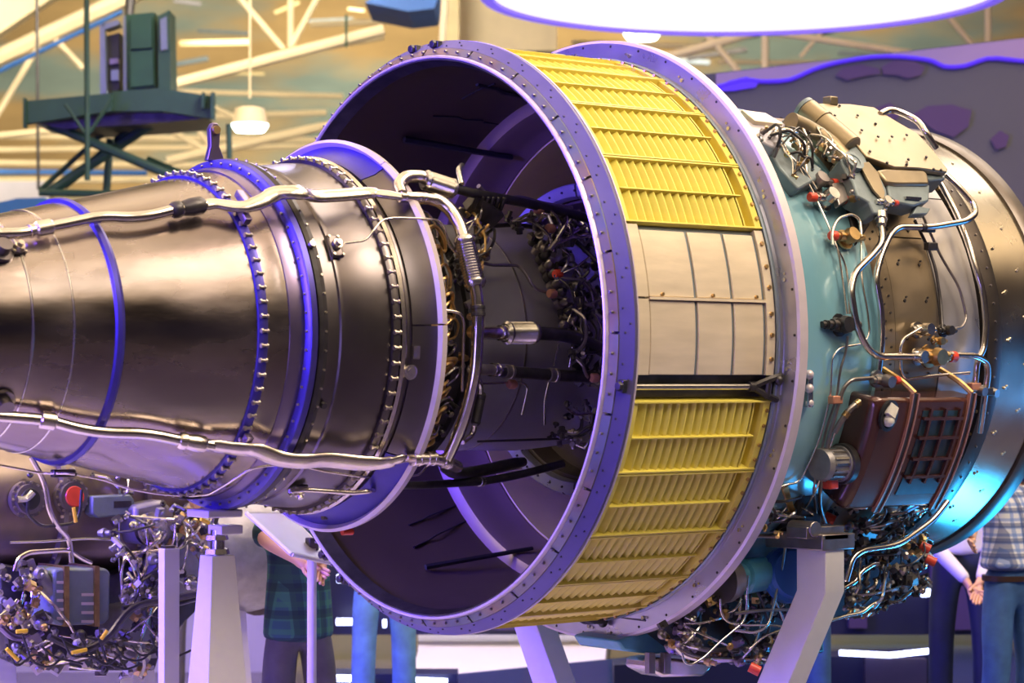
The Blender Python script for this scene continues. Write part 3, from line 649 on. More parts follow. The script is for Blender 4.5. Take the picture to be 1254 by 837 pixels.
# --- dark cluster of fuel manifolds where the core meets the cavity wall
rnd = random.Random(11)
def fitting(P, u, sz, m, name='fitting', parent=None, kind=None):
    t = Vector((rnd.uniform(-1, 1), rnd.uniform(-1, 1), rnd.uniform(-1, 1))).normalized(); d = (u*1.2+t).normalized(); k = rnd.randrange(4); b = MB()
    if k == 0: b.spin(P-d*sz, P+d*sz, [(0, sz*.5), (.3, sz*.5), (.31, sz*.75), (.55, sz*.75), (.56, sz*.4), (1, sz*.4)], 8)
    elif k == 1: b.box(P, (sz*1.7, sz*1.1, sz*1.3), Matrix.Rotation(rnd.uniform(0, 3), 3, d)); b.hexb(P, d, sz*.4, sz*1.2)
    elif k == 2: b.spin(P-d*sz*.7, P+d*sz*.7, [(0, sz*.3), (.2, sz*.8), (.5, sz*.95), (.8, sz*.8), (1, sz*.3)], 10); b.hexb(P+d*sz*.5, d, sz*.35, sz*.6)
    else:
        e = d.orthogonal().normalized(); b.cyl(P-d*sz, P+d*sz, sz*.42, n=8); b.cyl(P, P+e*sz*1.3, sz*.36, n=8); b.hexb(P+e*sz, e, sz*.52, sz*.4)
    return b.build(name, M[m], parent or eng, kind=kind)
def inside(p, poly):
    x, y = p; c = False
    for (x1, y1), (x2, y2) in zip(poly, poly[1:]+poly[:1]):
        if (y1 > y) != (y2 > y) and x < (x2-x1)*(y-y1)/(y2-y1)+x1: c = not c
    return c
def scatter(poly, n, place, s0, s1, ms, name='fitting', parent=None, wires=0, wm=('pipe_w', 'steel', 'dk')):
    xs = [p[0] for p in poly]; ys = [p[1] for p in poly]; got = []; g = 0
    while len(got) < n and g < n*60:
        g += 1; q = (rnd.uniform(min(xs), max(xs)), rnd.uniform(min(ys), max(ys)))
        if not inside(q, poly): continue
        P, u = place(*q); sz = rnd.uniform(s0, s1); fitting(P, u, sz, rnd.choice(ms), name, parent); got.append((P, u))
    for k in range(int(wires*1.7)):
        a, b = rnd.sample(got, 2)
        mid = (a[0]+b[0])/2+a[1]*rnd.uniform(.02, .09)
        if (a[0]-b[0]).length < .33: MB().tube([a[0], a[0].lerp(mid, .6)+a[1]*.03, mid, b[0].lerp(mid, .5)+b[1]*.03, b[0]], rnd.uniform(.004, .008), 6, 3).build('line', M[rnd.choice(wm)], parent or eng)
    return got
def oncyl(r0, r1):
    def f(x, y):
        P = hit(x, y, rnd.uniform(r0, r1)); return P, rad(phi(P))
    return f
scatter([(690, 270), (742, 300), (748, 420), (742, 540), (700, 560), (672, 540), (700, 470), (690, 420), (680, 340)], 70, oncyl(.50, .66), .013, .028, ('dk', 'dk', 'dk', 'mid_metal'), 'fuel_fitting', wires=34, wm=('dk', 'mid_metal', 'steel'))
scatter([(610, 262), (720, 262), (735, 300), (690, 320), (640, 290)], 36, oncyl(.55, .66), .013, .028, ('dk', 'dk', 'mid_metal'), 'fuel_fitting', wires=14)
scatter([(560, 250), (590, 270), (600, 310), (585, 360), (592, 380), (575, 400), (560, 330)], 34, oncyl(.60, .70), .010, .022, ('bronze', 'dk', 'mid_metal', 'dk'), 'fuel_fitting', wires=12, wm=('gold', 'steel', 'dk'))
for k in range(11):                            # row of couplings marching up the core
    P = hit(655+4.6*k, 295+11*k, .53); u = rad(phi(P)); MB().spin(P-u*.02, P+u*.05, [(0, .026), (.4, .026), (.42, .016), (.8, .02), (1, .012)], 10).build('injector', M['mid_metal' if k % 2 else 'dk'], eng)
for px, py, r_ in ((683, 336, .62), (660, 257, .70), (674, 280, .66), (676, 360, .57), (728, 463, .66), (627, 471, .58)):
    P = hit(px, py, r_); MB().spin(P-EX*.018, P+EX*.018, [(0, .016), (.2, .02), (.8, .02), (1, .016)], 12).build('cap', M['red' if px == 683 else 'strap'], eng, label='red cap' if px == 683 else None)
# ================================================================ fan case side
# big bare pipes
pipe([(1078, 264, 1.20), (1082, 295, 1.18), (1070, 311, 1.17), (1046, 335, 1.16), (1042, 357, 1.16), (1049, 400, 1.16), (1061, 426, 1.16), (1074, 437, 1.15), (1115, 437, 1.15), (1130, 437, 1.15)], 9, 'pipe', 'coolant_pipe', 'r', clamps=((8, .3),), cm='steel')
pipe([(1158, 214, 1.18), (1175, 230, 1.18), (1192, 250, 1.17), (1195, 262, 1.17), (1184, 271, 1.17), (1138, 279, 1.17), (1101, 278, 1.16), (1090, 288, 1.15), (1078, 315, 1.14), (1072, 343, 1.13), (1079, 375, 1.12), (1081, 415, 1.12), (1076, 455, 1.12)], 8, 'pipe', 'coolant_pipe', 'r', clamps=((5, .2),), cm='dk')
pipe([(1148, 218, 1.12), (1169, 255, 1.10), (1187, 300, 1.10), (1195, 329, 1.10), (1204, 357, 1.10), (1208, 400, 1.10), (1205, 428, 1.10), (1197, 442, 1.10), (1194, 475, 1.10)], 8, 'pipe', 'coolant_pipe', 'r')
pipe([(1160, 435, 1.15), (1195, 436, 1.15), (1209, 444, 1.14), (1210, 460, 1.14), (1206, 485, 1.14), (1200, 530, 1.13)], 8, 'pipe', 'coolant_pipe', 'r', clamps=((0, .1),), cm='steel')
pipe([(1078, 140, 1.22), (1089, 134, 1.24), (1104, 138, 1.24), (1124, 148, 1.24), (1133, 161, 1.23), (1146, 182, 1.18)], 8.5, 'pipe', 'coolant_pipe', 'r')
for L, w_, m_ in (
    ([(1128, 402, 1.16), (1106, 415, 1.13), (1102, 426, 1.13), (1103, 456, 1.13), (1110, 465, 1.13), (1138, 461, 1.13), (1187, 457, 1.13)], 4, 'pipe'),
    ([(1128, 260, 1.13), (1152, 314, 1.09), (1175, 352, 1.09), (1184, 389, 1.09), (1179, 401, 1.10), (1165, 404, 1.13)], 3.5, 'mid_metal'),
    ([(1120, 270, 1.12), (1138, 306, 1.08), (1146, 330, 1.08), (1152, 370, 1.07), (1154, 404, 1.10)], 4, 'dk'),
    ([(977, 203, 1.17), (997, 238, 1.14), (1015, 278, 1.13), (1026, 306, 1.13), (1032, 345, 1.12), (1037, 385, 1.13)], 3.2, 'pipe'),
    ([(1022, 300, 1.13), (1034, 320, 1.12), (1039, 345, 1.12), (1040, 385, 1.12)], 3.2, 'pipe'),
    ([(1054, 275, 1.13), (1055, 343, 1.11), (1062, 380, 1.11), (1065, 409, 1.11), (1058, 421, 1.11), (1028, 426, 1.12), (1019, 438, 1.12), (1017, 483, 1.12), (1006, 530, 1.12), (996, 557, 1.12), (979, 591, 1.12), (958, 595, 1.12), (935, 610, 1.10)], 3, 'pipe_w'),
    ([(1038, 412, 1.13), (1036, 432, 1.12), (1029, 452, 1.12), (1025, 486, 1.12), (1012, 525, 1.12), (1004, 560, 1.13), (996, 600, 1.14), (1000, 632, 1.14), (1014, 655, 1.14)], 3.4, 'mid_metal'),
    ([(1070, 463, 1.16), (1043, 465, 1.16), (1033, 475, 1.15), (1026, 498, 1.15), (1015, 535, 1.15), (1007, 575, 1.15), (1003, 618, 1.15), (1010, 640, 1.15), (1022, 658, 1.15)], 5.2, 'mid_metal'),
    ([(1020, 300, 1.14), (1019, 282, 1.15), (1026, 268, 1.16), (1042, 262, 1.16), (1053, 268, 1.16), (1055, 290, 1.15)], 4, 'pipe_w'),
    ([(955, 168, 1.18), (968, 164, 1.20), (985, 185, 1.19), (988, 215, 1.16)], 4, 'pipe'), ([(958, 172, 1.18), (966, 190, 1.18), (985, 208, 1.17), (1000, 232, 1.15)], 3, 'pipe')):
    pipe(L, w_, m_, 'small_line', 'r')
for px, py in ((1023, 490), (1137, 280), (1140, 302), (1193, 474), (1208, 480)):
    P = hit(px, py, 1.14); MB().box(P, (.06, .035, .035)).build('line_clamp', M['strap' if px in (1023, 1193) else 'dk'], eng, bevel=.005)
# valves on the side
def valve(px, py, r0, r1, sz, m='steel', axis=None, caps=()):
    P = hit(px, py, (r0+r1)/2); u = rad(phi(P)); b = MB(); b.spin(E(P.x, phi(P), r0), E(P.x, phi(P), r1), [(0, sz*1.25), (.15, sz*1.25), (.17, sz*.8), (.6, sz*.8), (.62, sz), (1, sz*.85)], 12)
    a = axis or EX
    b.spin(P-a*sz*2.4, P+a*sz*2.4, [(0, sz*.45), (.12, sz*.45), (.13, sz*.62), (.25, sz*.62), (.26, sz*.5), (.74, sz*.5), (.75, sz*.62), (.87, sz*.62), (.88, sz*.45), (1, sz*.45)], 10)
    o = b.build('valve', M[m], eng)
    for sgn in caps: MB().spin(P+a*sgn*sz*2.3, P+a*sgn*sz*3.3, [(0, sz*.6), (.8, sz*.6), (1, sz*.45)], 10).build('cap', M['red'], o, label='red cap')
    return o
valve(1002, 223, 1.10, 1.18, .035, 'mid_metal', caps=(-1, 1)); valve(1014, 243, 1.10, 1.19, .035, 'steel', caps=(-1, 1))
valve(1040, 290, 1.10, 1.17, .036, 'bronze', caps=(-1,)); valve(1033, 398, 1.09, 1.16, .040, 'dk'); valve(1022, 398, 1.09, 1.14, .032, 'dk')
valve(1145, 437, 1.10, 1.19, .042, 'bronze', caps=(1,)); valve(1131, 404, 1.08, 1.17, .03, 'steel'); valve(1160, 405, 1.09, 1.15, .024, 'dk'); valve(1128, 437, 1.12, 1.17, .032, 'steel')
valve(1082, 466, 1.12, 1.22, .030, 'mid_metal', caps=(1,)); valve(1150, 418, 1.1, 1.15, .02, 'bronze'); valve(1198, 478, 1.10, 1.18, .024, 'mid_metal'); valve(1213, 480, 1.08, 1.16, .022, 'steel')
P = hit(990, 480, 1.10)
pl_ = MB().box(hit(990, 477, 1.115), (.03, .03, .15)).build('bracket_plate', M['steel'], eng, bevel=.004)
q = MB(); [q.ball(hit(991, y, 1.13), .020) for y in (459, 476, 494)]; q.build('bracket_bolts', M['lip'], pl_, kind='stuff')
slab([(1019, 224), (1033, 222), (1040, 245), (1028, 252)], 1.17, .03, 'mid_metal', 'valve_plate')
# light blue junction box and plumbing near the top
slab([(950, 178), (983, 190), (1008, 207), (1000, 220), (978, 232), (955, 205), (942, 185)], 1.165, .09, 'bluegrey', 'junction_block', .01)
slab([(905, 133), (937, 137), (963, 152), (950, 182), (921, 166)], 1.20, .12, 'panelw', 'control_box', .01)
slab([(908, 134), (936, 139), (959, 152), (925, 148)], 1.215, .02, 'plate', 'box_lid', .003)
scatter([(925, 160), (960, 150), (985, 175), (1000, 215), (985, 225), (960, 210), (935, 185)], 22, oncyl(1.16, 1.22), .012, .024, ('bronze', 'mid_metal', 'steel', 'bluegrey'), 'fitting', wires=8)
pipe([(968, 150, 1.22), (990, 160, 1.20), (1020, 180, 1.18), (1040, 205, 1.16)], 26, 'cover', 'air_duct', 'r', n=18)
scatter([(960, 145), (990, 160), (1035, 195), (1050, 230), (1045, 250), (1020, 200), (985, 172)], 16, oncyl(1.17, 1.22), .012, .022, ('bronze', 'mid_metal', 'dk'), 'fitting', wires=4)
slab([(1020, 200), (1045, 215), (1062, 245), (1066, 275), (1050, 300), (1035, 240)], 1.10, .05, 'dk', 'mounting_pad', .01)
# actuator box with metal cover
CRR = 1.225
cv = slab([(990, 126), (1040, 127), (1070, 131), (1100, 150), (1124, 163), (1143, 184), (1161, 207), (1160, 211), (1126, 206), (1096, 205), (1062, 192), (1048, 176), (1025, 152)], CRR, .03, 'cover', 'actuator_cover', .006)
rl = MB(); a_, b_ = hit(987, 135, 1.205), hit(1043, 182, 1.205); rl.spin(a_, b_, [(0, .052), (.02, .058), (.30, .058), (.31, .063), (.36, .063), (.37, .058), (.98, .058), (1, .052)], 24)
rl.build('rolled_edge', M['cover'], cv); MB().spin(a_-(b_-a_)*.08, a_, [(0, .045), (.2, .056), (1, .056)], 20).build('end_cap', M['bluegrey'], cv)
slab([(1000, 130), (1060, 134), (1120, 166), (1158, 210), (1158, 219), (1140, 221), (1120, 214), (1070, 200), (1040, 180)], CRR-.032, .10, 'bluegrey', 'actuator_body', .008, cv)
slab([(1074, 208), (1084, 206), (1132, 208), (1137, 214), (1139, 226), (1098, 226), (1087, 224)], 1.22, .06, 'cover', 'lower_cover', .012, cv)
slab([(1086, 224), (1139, 226), (1138, 246), (1120, 252), (1098, 248), (1089, 240)], 1.205, .09, 'bluegrey', 'lower_body', .008, cv)
slab([(1123, 252), (1140, 255), (1136, 262), (1118, 262)], 1.19, .04, 'bluegrey', 'connector_lug', .005, cv)
slab([(1028, 196), (1038, 184), (1048, 178), (1056, 184), (1062, 198), (1074, 208), (1086, 232), (1088, 246), (1080, 262), (1070, 262), (1064, 248), (1050, 240), (1044, 222), (1036, 210)], 1.215, .10, 'bluegrey', 'linkage_casting', .008, cv)
slab([(1052, 200), (1064, 198), (1076, 212), (1084, 236), (1082, 246), (1070, 232), (1060, 214)], 1.225, .012, 'cover', 'link_plate', .002, cv)
P = hit(1044, 199, 1.22); MB().spin(P-rad(phi(P))*.02, P+rad(phi(P))*.02, [(0, .05), (.9, .05), (.9, .032), (.8, .030), (.8, .016), (1, .014)], 20).build('pivot', M['bluegrey'], cv)
valve(1084, 248, 1.19, 1.24, .024, 'steel', caps=(1,))
q = MB()
for px, py in ((1005, 133), (1022, 142), (1050, 142), (1072, 152), (1092, 168), (1110, 166), (1075, 168), (1040, 165), (1065, 186), (1086, 200), (1110, 202), (1143, 208), (1152, 209), (1112, 196), (1134, 193), (1055, 160), (1028, 130)):
    P = hit(px, py, CRR); q.hexb(P, rad(phi(P)), .007, .007)
q.build('cover_screws', M['dk'], cv, kind='stuff')
q = MB(); P = hit(1117, 243, 1.207); q.box(P, (.10, .02, .012)); q.build('slot_plate', M['steel'], cv)
P = hit(1017, 124, 1.23); MB().box(P, (.05, .05, .04)).build('lifting_bracket', M['cover'], cv, bevel=.005)
# spigot below the casting
MB().spin(hit(1078, 262, 1.2), hit(1079, 276, 1.2), [(0, .03), (.5, .03), (.52, .022), (1, .022)], 12).build('pipe_union', M['steel'], eng)
# --- brown oil tank strapped to the case
TR = 1.24
tk = MB()
n_ = 12
tk.loft([[E(1.40+.0, a, 1.07), E(1.40, a, TR-.03), E(1.43, a, TR), E(2.045, a, TR), E(2.075, a, TR-.03), E(2.075, a, 1.07)] for a in [-12+(-24.5)*k/n_ for k in range(n_+1)]])
tank = tk.build('oil_tank', M['tank'], eng, bevel=.018, label='glossy dark brown oil tank')
MB().wrap(1.70, 1.955, -33, -14.5, TR-.01, TR+.004, 8).build('ribbed_window', M['tankw'], tank)
for s0 in (1.735, 1.83, 1.925): MB().wrap(s0, s0+.013, -30, -14.0, TR, TR+.018, 8).build('window_rib', M['tank'], tank)
for a in (-16, -20, -24.5, -28.5): MB().wrap(1.70, 1.955, a-.3, a+.3, TR, TR+.018, 1).build('window_rib', M['tank'], tank)
for s0 in (1.63, 2.00):
    MB().wrap(s0-.022, s0-.015, -37, -11, TR-.005, TR+.012, 10).build('strap', M['strap'], tank, label='copper strap')
    MB().wrap(s0+.015, s0+.022, -37, -11, TR-.005, TR+.012, 10).build('strap', M['strap'], tank, label='copper strap')
    MB().wrap(s0-.015, s0+.015, -37, -11, TR-.005, TR+.006, 10).build('strap_pad', M['dk'], tank)
    MB().tube([E(s0, -11, TR), E(s0-.02, -9, 1.18), E(s0-.04, -7, 1.08)], .012, 6, 2).build('strap_end', M['gold'], tank)
P = hit(1087, 509, TR+.01); u = rad(phi(P)); t2 = Vector((0, sin(R(phi(P))), cos(R(phi(P)))))
MB().loft([[P+(EX*cos(2*pi*k/16)*a+t2*sin(2*pi*k/16)*a*1.35)+u*h for k in range(16)] for a, h in ((.050, -.005), (.052, .012), (.040, .014), (.038, -.03))]).build('sight_port', M['blk'], tank)
b = MB(); b.ball(P-t2*.02+u*.01, .028, 10); b.box(P+t2*.025+u*.012, (.05, .03, .05), Matrix.Rotation(.5, 3, 'Y')); b.build('taped_plug', M['tape'], tank, label='plug wrapped in white tape')
# filler cap housing on the rear end
fc = E(1.40, -27.5, 1.16)
MB().spin(fc+EX*.0, fc-EX*.035, [(0, .088), (.9, .088), (1, .08)], 24).build('cap_flange', M['dk'], tank)
fb = MB().spin(fc-EX*.03, fc-EX*.16, [(0, .078), (.1, .078), (.12, .068), (.75, .066), (.8, .072), (1, .066)], 28).build('filler_cap', M['casting'], tank, label='ribbed grey filler cap')
q = MB()
for k in range(16):
    a = 2*pi*k/16; q.box(fc-EX*.085+Vector((0, cos(a), sin(a)))*.069, (.08, .01, .01), Matrix.Rotation(a, 3, 'X'))
q.build('cap_ribs', M['steel'], fb)
P = fc+Vector((-.09, 0, -.085)); MB().box(P, (.05, .05, .04)).build('cap', M['red'], tank, bevel=.006, label='red cap')
pipe([(1053, 492, 1.18), (1042, 500, 1.18), (1030, 516, 1.17), (1022, 530, 1.16)], 8, 'mid_metal', 'hose', 'r', clamps=((0, .3), (1, .5)), cm='bronze')
pipe([(1024, 525, 1.16), (1012, 560, 1.15), (1000, 600, 1.15), (985, 625, 1.12)], 3, 'pipe_w', 'small_line', 'r')
# engine driven accessories: pipes along the bottom
def Y(L, y): return [aty(px, py, y) if not isinstance(y, list) else aty(px, py, y[i]) for i, (px, py) in enumerate(L)]
def ypipe(L, w_, m, y, name='pipe', **k): return pipe([p for p in Y(L, y)], w_, m, name, **k)
ypipe([(1160, 615), (1143, 637), (1124, 651), (1099, 668), (1056, 674), (1044, 683), (1036, 712)], 8.5, 'pipe', -.86, 'oil_pipe')
ypipe([(1032, 721), (1048, 712), (1055, 700), (1069, 691), (1075, 691)], 7, 'pipe', -.80, 'oil_pipe')
ypipe([(1018, 760), (1035, 755), (1056, 751), (1066, 742), (1077, 736)], 5, 'pipe_w', -.78, 'oil_pipe')
ypipe([(827, 792), (837, 802), (857, 808), (900, 809), (948, 804), (965, 800)], 8, 'pipe', -.55, 'oil_pipe')
ypipe([(835, 780), (845, 792), (865, 797), (940, 795), (955, 790)], 6, 'mid_metal', -.5, 'oil_pipe')
ypipe([(925, 657), (968, 657), (990, 657)], 6.5, 'pipe_w', -.75, 'support_rod')
for L, w_, m_ in (([(882, 734), (883, 752), (890, 762), (907, 766), (940, 766), (961, 768)], 3, 'pipe'), ([(963, 660), (958, 694), (950, 730), (941, 767), (925, 776), (900, 772)], 4, 'steel'),
                  ([(916, 705), (914, 750), (910, 763), (881, 787), (862, 806), (846, 815), (838, 812), (835, 800)], 3, 'steel'), ([(900, 752), (930, 748), (968, 747)], 4, 'mid_metal'),
                  ([(948, 734), (960, 760), (965, 790)], 3, 'steel'), ([(918, 795), (935, 780), (962, 770)], 3, 'pipe_w'), ([(1062, 755), (1080, 735), (1092, 712), (1090, 700)], 3, 'pipe'), ([(1113, 604), (1120, 620), (1140, 628), (1139, 642)], 4, 'dk'),
                  ([(1080, 640), (1100, 628), (1118, 612)], 5, 'steel'), ([(905, 660), (925, 655)], 4, 'steel'), ([(920, 640), (950, 645), (990, 636)], 4, 'pipe_w')):
    ypipe(L, w_, m_, -.70, 'oil_line')
MB().box((1.36, -.86, 1.47), (.20, .34, .07)).build('mounting_arm', M['mid_metal'], eng, bevel=.006)
MB().box((1.36, -.78, 1.56), (.14, .16, .20)).build('mounting_arm', M['dk'], eng, bevel=.006)
# gearbox bodies
def yslab(L, y, th, m, name, bevel=.012, parent=None, label=None):
    return MB().prism(Y(L, y), (0, th, 0)).build(name, M[m], parent or eng, smooth=True, bevel=bevel, label=label)
yslab([(1000, 600), (1130, 612), (1142, 640), (1128, 690), (1120, 728), (1060, 756), (1020, 760), (1000, 720), (985, 650)], -.50, .5, 'dk', 'gearbox_housing')
yslab([(790, 760), (850, 745), (930, 690), (950, 640), (1000, 620), (1010, 800), (940, 812), (850, 806)], -.42, .5, 'dk', 'gearbox_housing')
def yplace(y0, y1):
    def f(x, y): return aty(x, y, rnd.uniform(y0, y1)), Vector((-.3, -1, -.1))
    return f
scatter([(1035, 640), (1120, 625), (1140, 668), (1138, 720), (1120, 738), (1060, 756), (1032, 755)], 230, yplace(-.82, -.58), .012, .030, ('dk', 'dk', 'mid_metal', 'dk', 'casting', 'mid_metal', 'bronze'), 'gearbox_fitting', wires=24)
scatter([(1000, 620), (1130, 605), (1140, 625), (1100, 650), (1040, 655), (1000, 645)], 36, yplace(-.80, -.66), .014, .030, ('dk', 'dk', 'mid_metal', 'casting'), 'gearbox_fitting', wires=10)
scatter([(790, 770), (830, 740), (900, 700), (985, 660), (1000, 700), (985, 770), (940, 812), (840, 812)], 190, yplace(-.62, -.42), .012, .030, ('dk', 'mid_metal', 'dk', 'casting', 'violet_dk', 'bronze'), 'gearbox_fitting', wires=24)
scatter([(935, 610), (990, 600), (1000, 650), (960, 655), (925, 650)], 18, yplace(-.85, -.75), .014, .03, ('dk', 'mid_metal', 'bronze', 'dk'), 'gearbox_fitting', wires=6)
scatter([(1105, 640), (1130, 650), (1135, 690), (1110, 690)], 8, yplace(-.84, -.76), .012, .022, ('tape', 'gold', 'steel', 'bronze'), 'gearbox_fitting')
for px, py, m_ in ((1127, 668, 'red'), (1134, 684, 'red'), (918, 817, 'red'), (979, 630, 'red'), (1010, 632, 'red')):
    P = aty(px, py, -.80); MB().cyl(P, P+Vector((.03, -.03, -.02)), .022).build('cap', M[m_], eng, label='red cap')
# blue pump bottom centre
a_, b_ = aty(890, 710, -.62), aty(948, 701, -.62)
pm = MB().spin(a_, b_, [(0, .07), (.08, .082), (.14, .082), (.16, .065), (.30, .062), (.33, .078), (.80, .072), (.88, .05), (1, .045)], 20).build('fuel_pump', M['blueacc'], eng, label='light blue pump')
MB().spin(a_-(b_-a_)*.12, a_+(b_-a_)*.12, [(0, .10), (.45, .10), (.46, .088), (1, .088)], 24).build('pump_flange', M['mid_metal'], pm)
a_, b_ = aty(962, 705, -.66), aty(972, 703, -.72)
MB().spin(a_, b_, [(0, .125), (.6, .125), (.7, .11), (1, .10)], 28).build('round_cover', M['bluep'], eng, label='dark blue round cover')
# lower left sump
yslab([(756, 785), (800, 772), (835, 760), (842, 798), (800, 802), (764, 798)], -.30, .3, 'blueacc', 'sump', label='light blue sump casting')
yslab([(795, 808), (810, 806), (868, 812), (872, 820), (862, 829), (812, 830), (793, 820)], -.40, .15, 'pipe_w', 'drain_tray')
for x in (799, 818): yslab([(x-4, 800), (x+4, 800), (x+4, 826), (x-4, 826)], -.42, .03, 'mid_metal', 'tray_strap', .003)
a_, b_ = aty(985, 655, -.72), aty(1032, 656, -.72)
slab([(965, 595), (978, 640), (983, 652), (979, 654), (971, 640), (958, 600)], 1.12, .02, 'gold', 'link_arm', .003)
# ================================================================ stands
HV = Vector((CD.x, CD.y, 0)).normalized()
def frus(b, c0, w0, c1, w1):
    q = lambda c, w: [Vector(c)+Vector((a*w[0]/2, d*w[1]/2, 0)) for a, d in ((-1, -1), (1, -1), (1, 1), (-1, 1))]
    return b.loft([q(c0, w0), q(c1, w1)])
FZ = .12
def stand_left():
    t = thing('display_stand', (-1.09, 0, FZ), 'straight white tapered stand holding up the rear flange of the big engine', 'stand')
    zt = 1.47
    frus(MB(), (-1.09, -.02, FZ), (.30, .25), (-1.09, -.02, zt), (.105, .088)).build('post', M['white'], t, bevel=.003)
    MB().box((-1.09, -.02, FZ+.01), (.5, .5, .02)).build('base_plate', M['white'], t, bevel=.004)
    b = MB().cyl((-1.09, -.02, zt), (-1.09, -.02, zt+.10), .028, n=16); b.hexb((-1.09, -.02, zt+.005), (0, 0, 1), .05, .02, 6); b.hexb((-1.09, -.02, zt+.06), (0, 0, 1), .046, .018, 6)
    b.build('jack_screw', M['steel'], t)
    MB().box((-1.06, -.03, zt+.10), (.10, .10, .035)).build('saddle', M['white'], t, bevel=.004)
def stand_bent(s, sg, label, zt, bend=.22, y0=.65):
    t = thing('support_leg', (s, sg*.0, FZ), label, 'stand', None)
    q = lambda y, z, wy=.17: [Vector((s+a*.0575, y+d*wy/2, z)) for a, d in ((-1, -1), (1, -1), (1, 1), (-1, 1))]
    zb = zt-bend; yl = y0-.56*(zb-FZ)
    MB().loft([q(sg*yl, FZ, .20), q(sg*y0, zb), q(sg*y0, zt)]).build('post', M['white'], t, bevel=.004)
    MB().box((s, sg*yl, FZ+.012), (.2, .34, .025)).build('base_plate', M['white'], t, bevel=.004)
    b = MB().box((s-.03, sg*y0, zt+.035), (.23, .12, .05)); b.cyl((s-.10, sg*y0-.07, zt+.05), (s-.10, sg*y0+.07, zt+.05), .035); b.box((s, sg*y0, zt+.015), (.15, .19, .025))
    b.build('clamp_head', M['mid_metal'], t, bevel=.004)
    return t
stand_left()
P = aty(1011, 663, -1.02)
stand_bent(P.x+.0575, -1, 'white bent support leg under the blue case of the big engine', P.z, y0=.935)
stand_bent(1.0, 1, 'white slanting support leg under the lower edge of the big rear ring', 1.40)
# thin post
P = aty(207, 672, .75); t = thing('barrier_post', (P.x, P.y, FZ), 'slim plain white post left of the tapered stand', 'post')
MB().box((P.x, P.y, (P.z+FZ)/2), (.075, .05, P.z-FZ)).build('post', M['white'], t, bevel=.003)
MB().box((P.x, P.y, FZ+.008), (.3, .3, .016)).build('base_plate', M['white'], t, bevel=.003)
MB().box((P.x-.005, P.y, P.z+.006), (.05, .035, .012)).build('top_cap', M['steel'], t)
# info lectern
P = aty(382, 672, 1.1); t = thing('info_stand', (P.x, P.y, FZ), 'slim info stand with a tilted white panel in front of the man in green tartan', 'info stand')
MB().cyl((P.x, P.y, FZ), (P.x, P.y, P.z), .022, n=16).build('post', M['white'], t)
MB().cyl((P.x, P.y, FZ), (P.x, P.y, FZ+.02), .16, n=32).build('base_plate', M['white'], t)
MB().box((P.x, P.y, P.z+.02), (.05, .04, .06)).build('hinge', M['dk'], t, bevel=.004)
c4 = [aty(300, 625, 1.35), aty(345, 627, 1.35), aty(410, 688, .95), aty(372, 680, .95)]
c4 = [aty(303, 628, 1.25), aty(352, 628, 1.45), aty(412, 690, 1.05), aty(358, 678, .85)]
nrm = (c4[1]-c4[0]).cross(c4[3]-c4[0]).normalized()
pn = MB().prism(c4, nrm*.012).build('panel', M['panelw'], t, bevel=.002)
for i in range(4):
    MB().tube([c4[i]+nrm*.006, c4[(i+1) % 4]+nrm*.006], .010, 6, 0).build('panel_frame', M['white'], pn)
# ================================================================ engine in the background, lower left
def Dp(px, py, D): return at(px, py, D)
B0 = Vector(aty(100, 612, 2.2)); t2 = thing('small_jet_engine', (B0.x, B0.y, FZ), 'smaller brown cased jet engine covered in pipes behind the stands, lower left', 'jet engine')
XL, XR = aty(-70, 612, 2.2).x, aty(240, 612, 2.2).x; LX = XR-XL; cy_, cz_ = B0.y, B0.z
A0 = Vector((XL, cy_, cz_)); A1 = Vector((XR, cy_, cz_)); rB = .40
for a, b_, r0, r1 in ((0, .30, .37, .385), (.305, .62, .39, .40), (.625, .86, .40, .38), (.865, 1, .30, .24)):
    MB().spin(A0.lerp(A1, a), A0.lerp(A1, b_), [(0, r0-.03), (0.001, r0), (.999, r1), (1, r1-.03)], 64).build('case_section', M['bgcase'], t2)
for a in (.30, .62, .862):
    MB().spin(A0.lerp(A1, a-.006), A0.lerp(A1, a+.012), [(0, .40), (.01, .425), (.99, .425), (1, .40)], 64).build('case_flange', M['mid_metal'], t2)
    q = MB()
    for k in range(48): an = 2*pi*k/48; p = A0.lerp(A1, a-.006)+Vector((0, cos(an), sin(an)))*.412; q.hexb(p, (-1, 0, 0), .008, .012)
    q.build('flange_bolts', M['bolt'], t2, kind='stuff')
def b2(px, py, off=0.0, y=None): return aty(px, py, (cy_-.40 if y is None else y)-off)
def onB(px, py, off=0.0):
    v = ray(px, py); r_ = rB+off; cy, cz = CP.y-cy_, CP.z-cz_
    a = v.y**2+v.z**2; b = cy*v.y+cz*v.z; q = cy*cy+cz*cz-r_*r_; d = b*b-a*q
    t_ = -b/a if d < 0 else (-b-math.sqrt(d))/a
    return CP+v*t_
def uB(P): return Vector((0, P.y-cy_, P.z-cz_)).normalized()
for px, py, m_ in ((33, 612, 'blk'), (87, 609, 'red')):
    P = onB(px, py); u = uB(P)
    o = MB().spin(P-u*.02, P+u*.035, [(0, .085), (.6, .085), (.62, .07), (1, .068)], 24).build('case_port', M['mid_metal'], t2)
    MB().spin(P+u*.03, P+u*.042, [(0, .052), (1, .045)], 24).build('port_cover', M[m_], o, label='red port cover' if m_ == 'red' else None)
    q = MB(); e1 = EX; e2 = u.cross(EX)
    for k in range(14): an = 2*pi*k/14; q.hexb(P+u*.012+(e1*cos(an)+e2*sin(an))*.078, u, .007, .01)
    q.build('port_bolts', M['bolt'], o, kind='stuff')
P = onB(33, 612, .05); MB().tube([P-EX*.05, P, P+EX*.03+Vector((0, 0, .03))], .016, 8, 3).build('port_handle', M['steel'], t2)
yy = cy_-.46
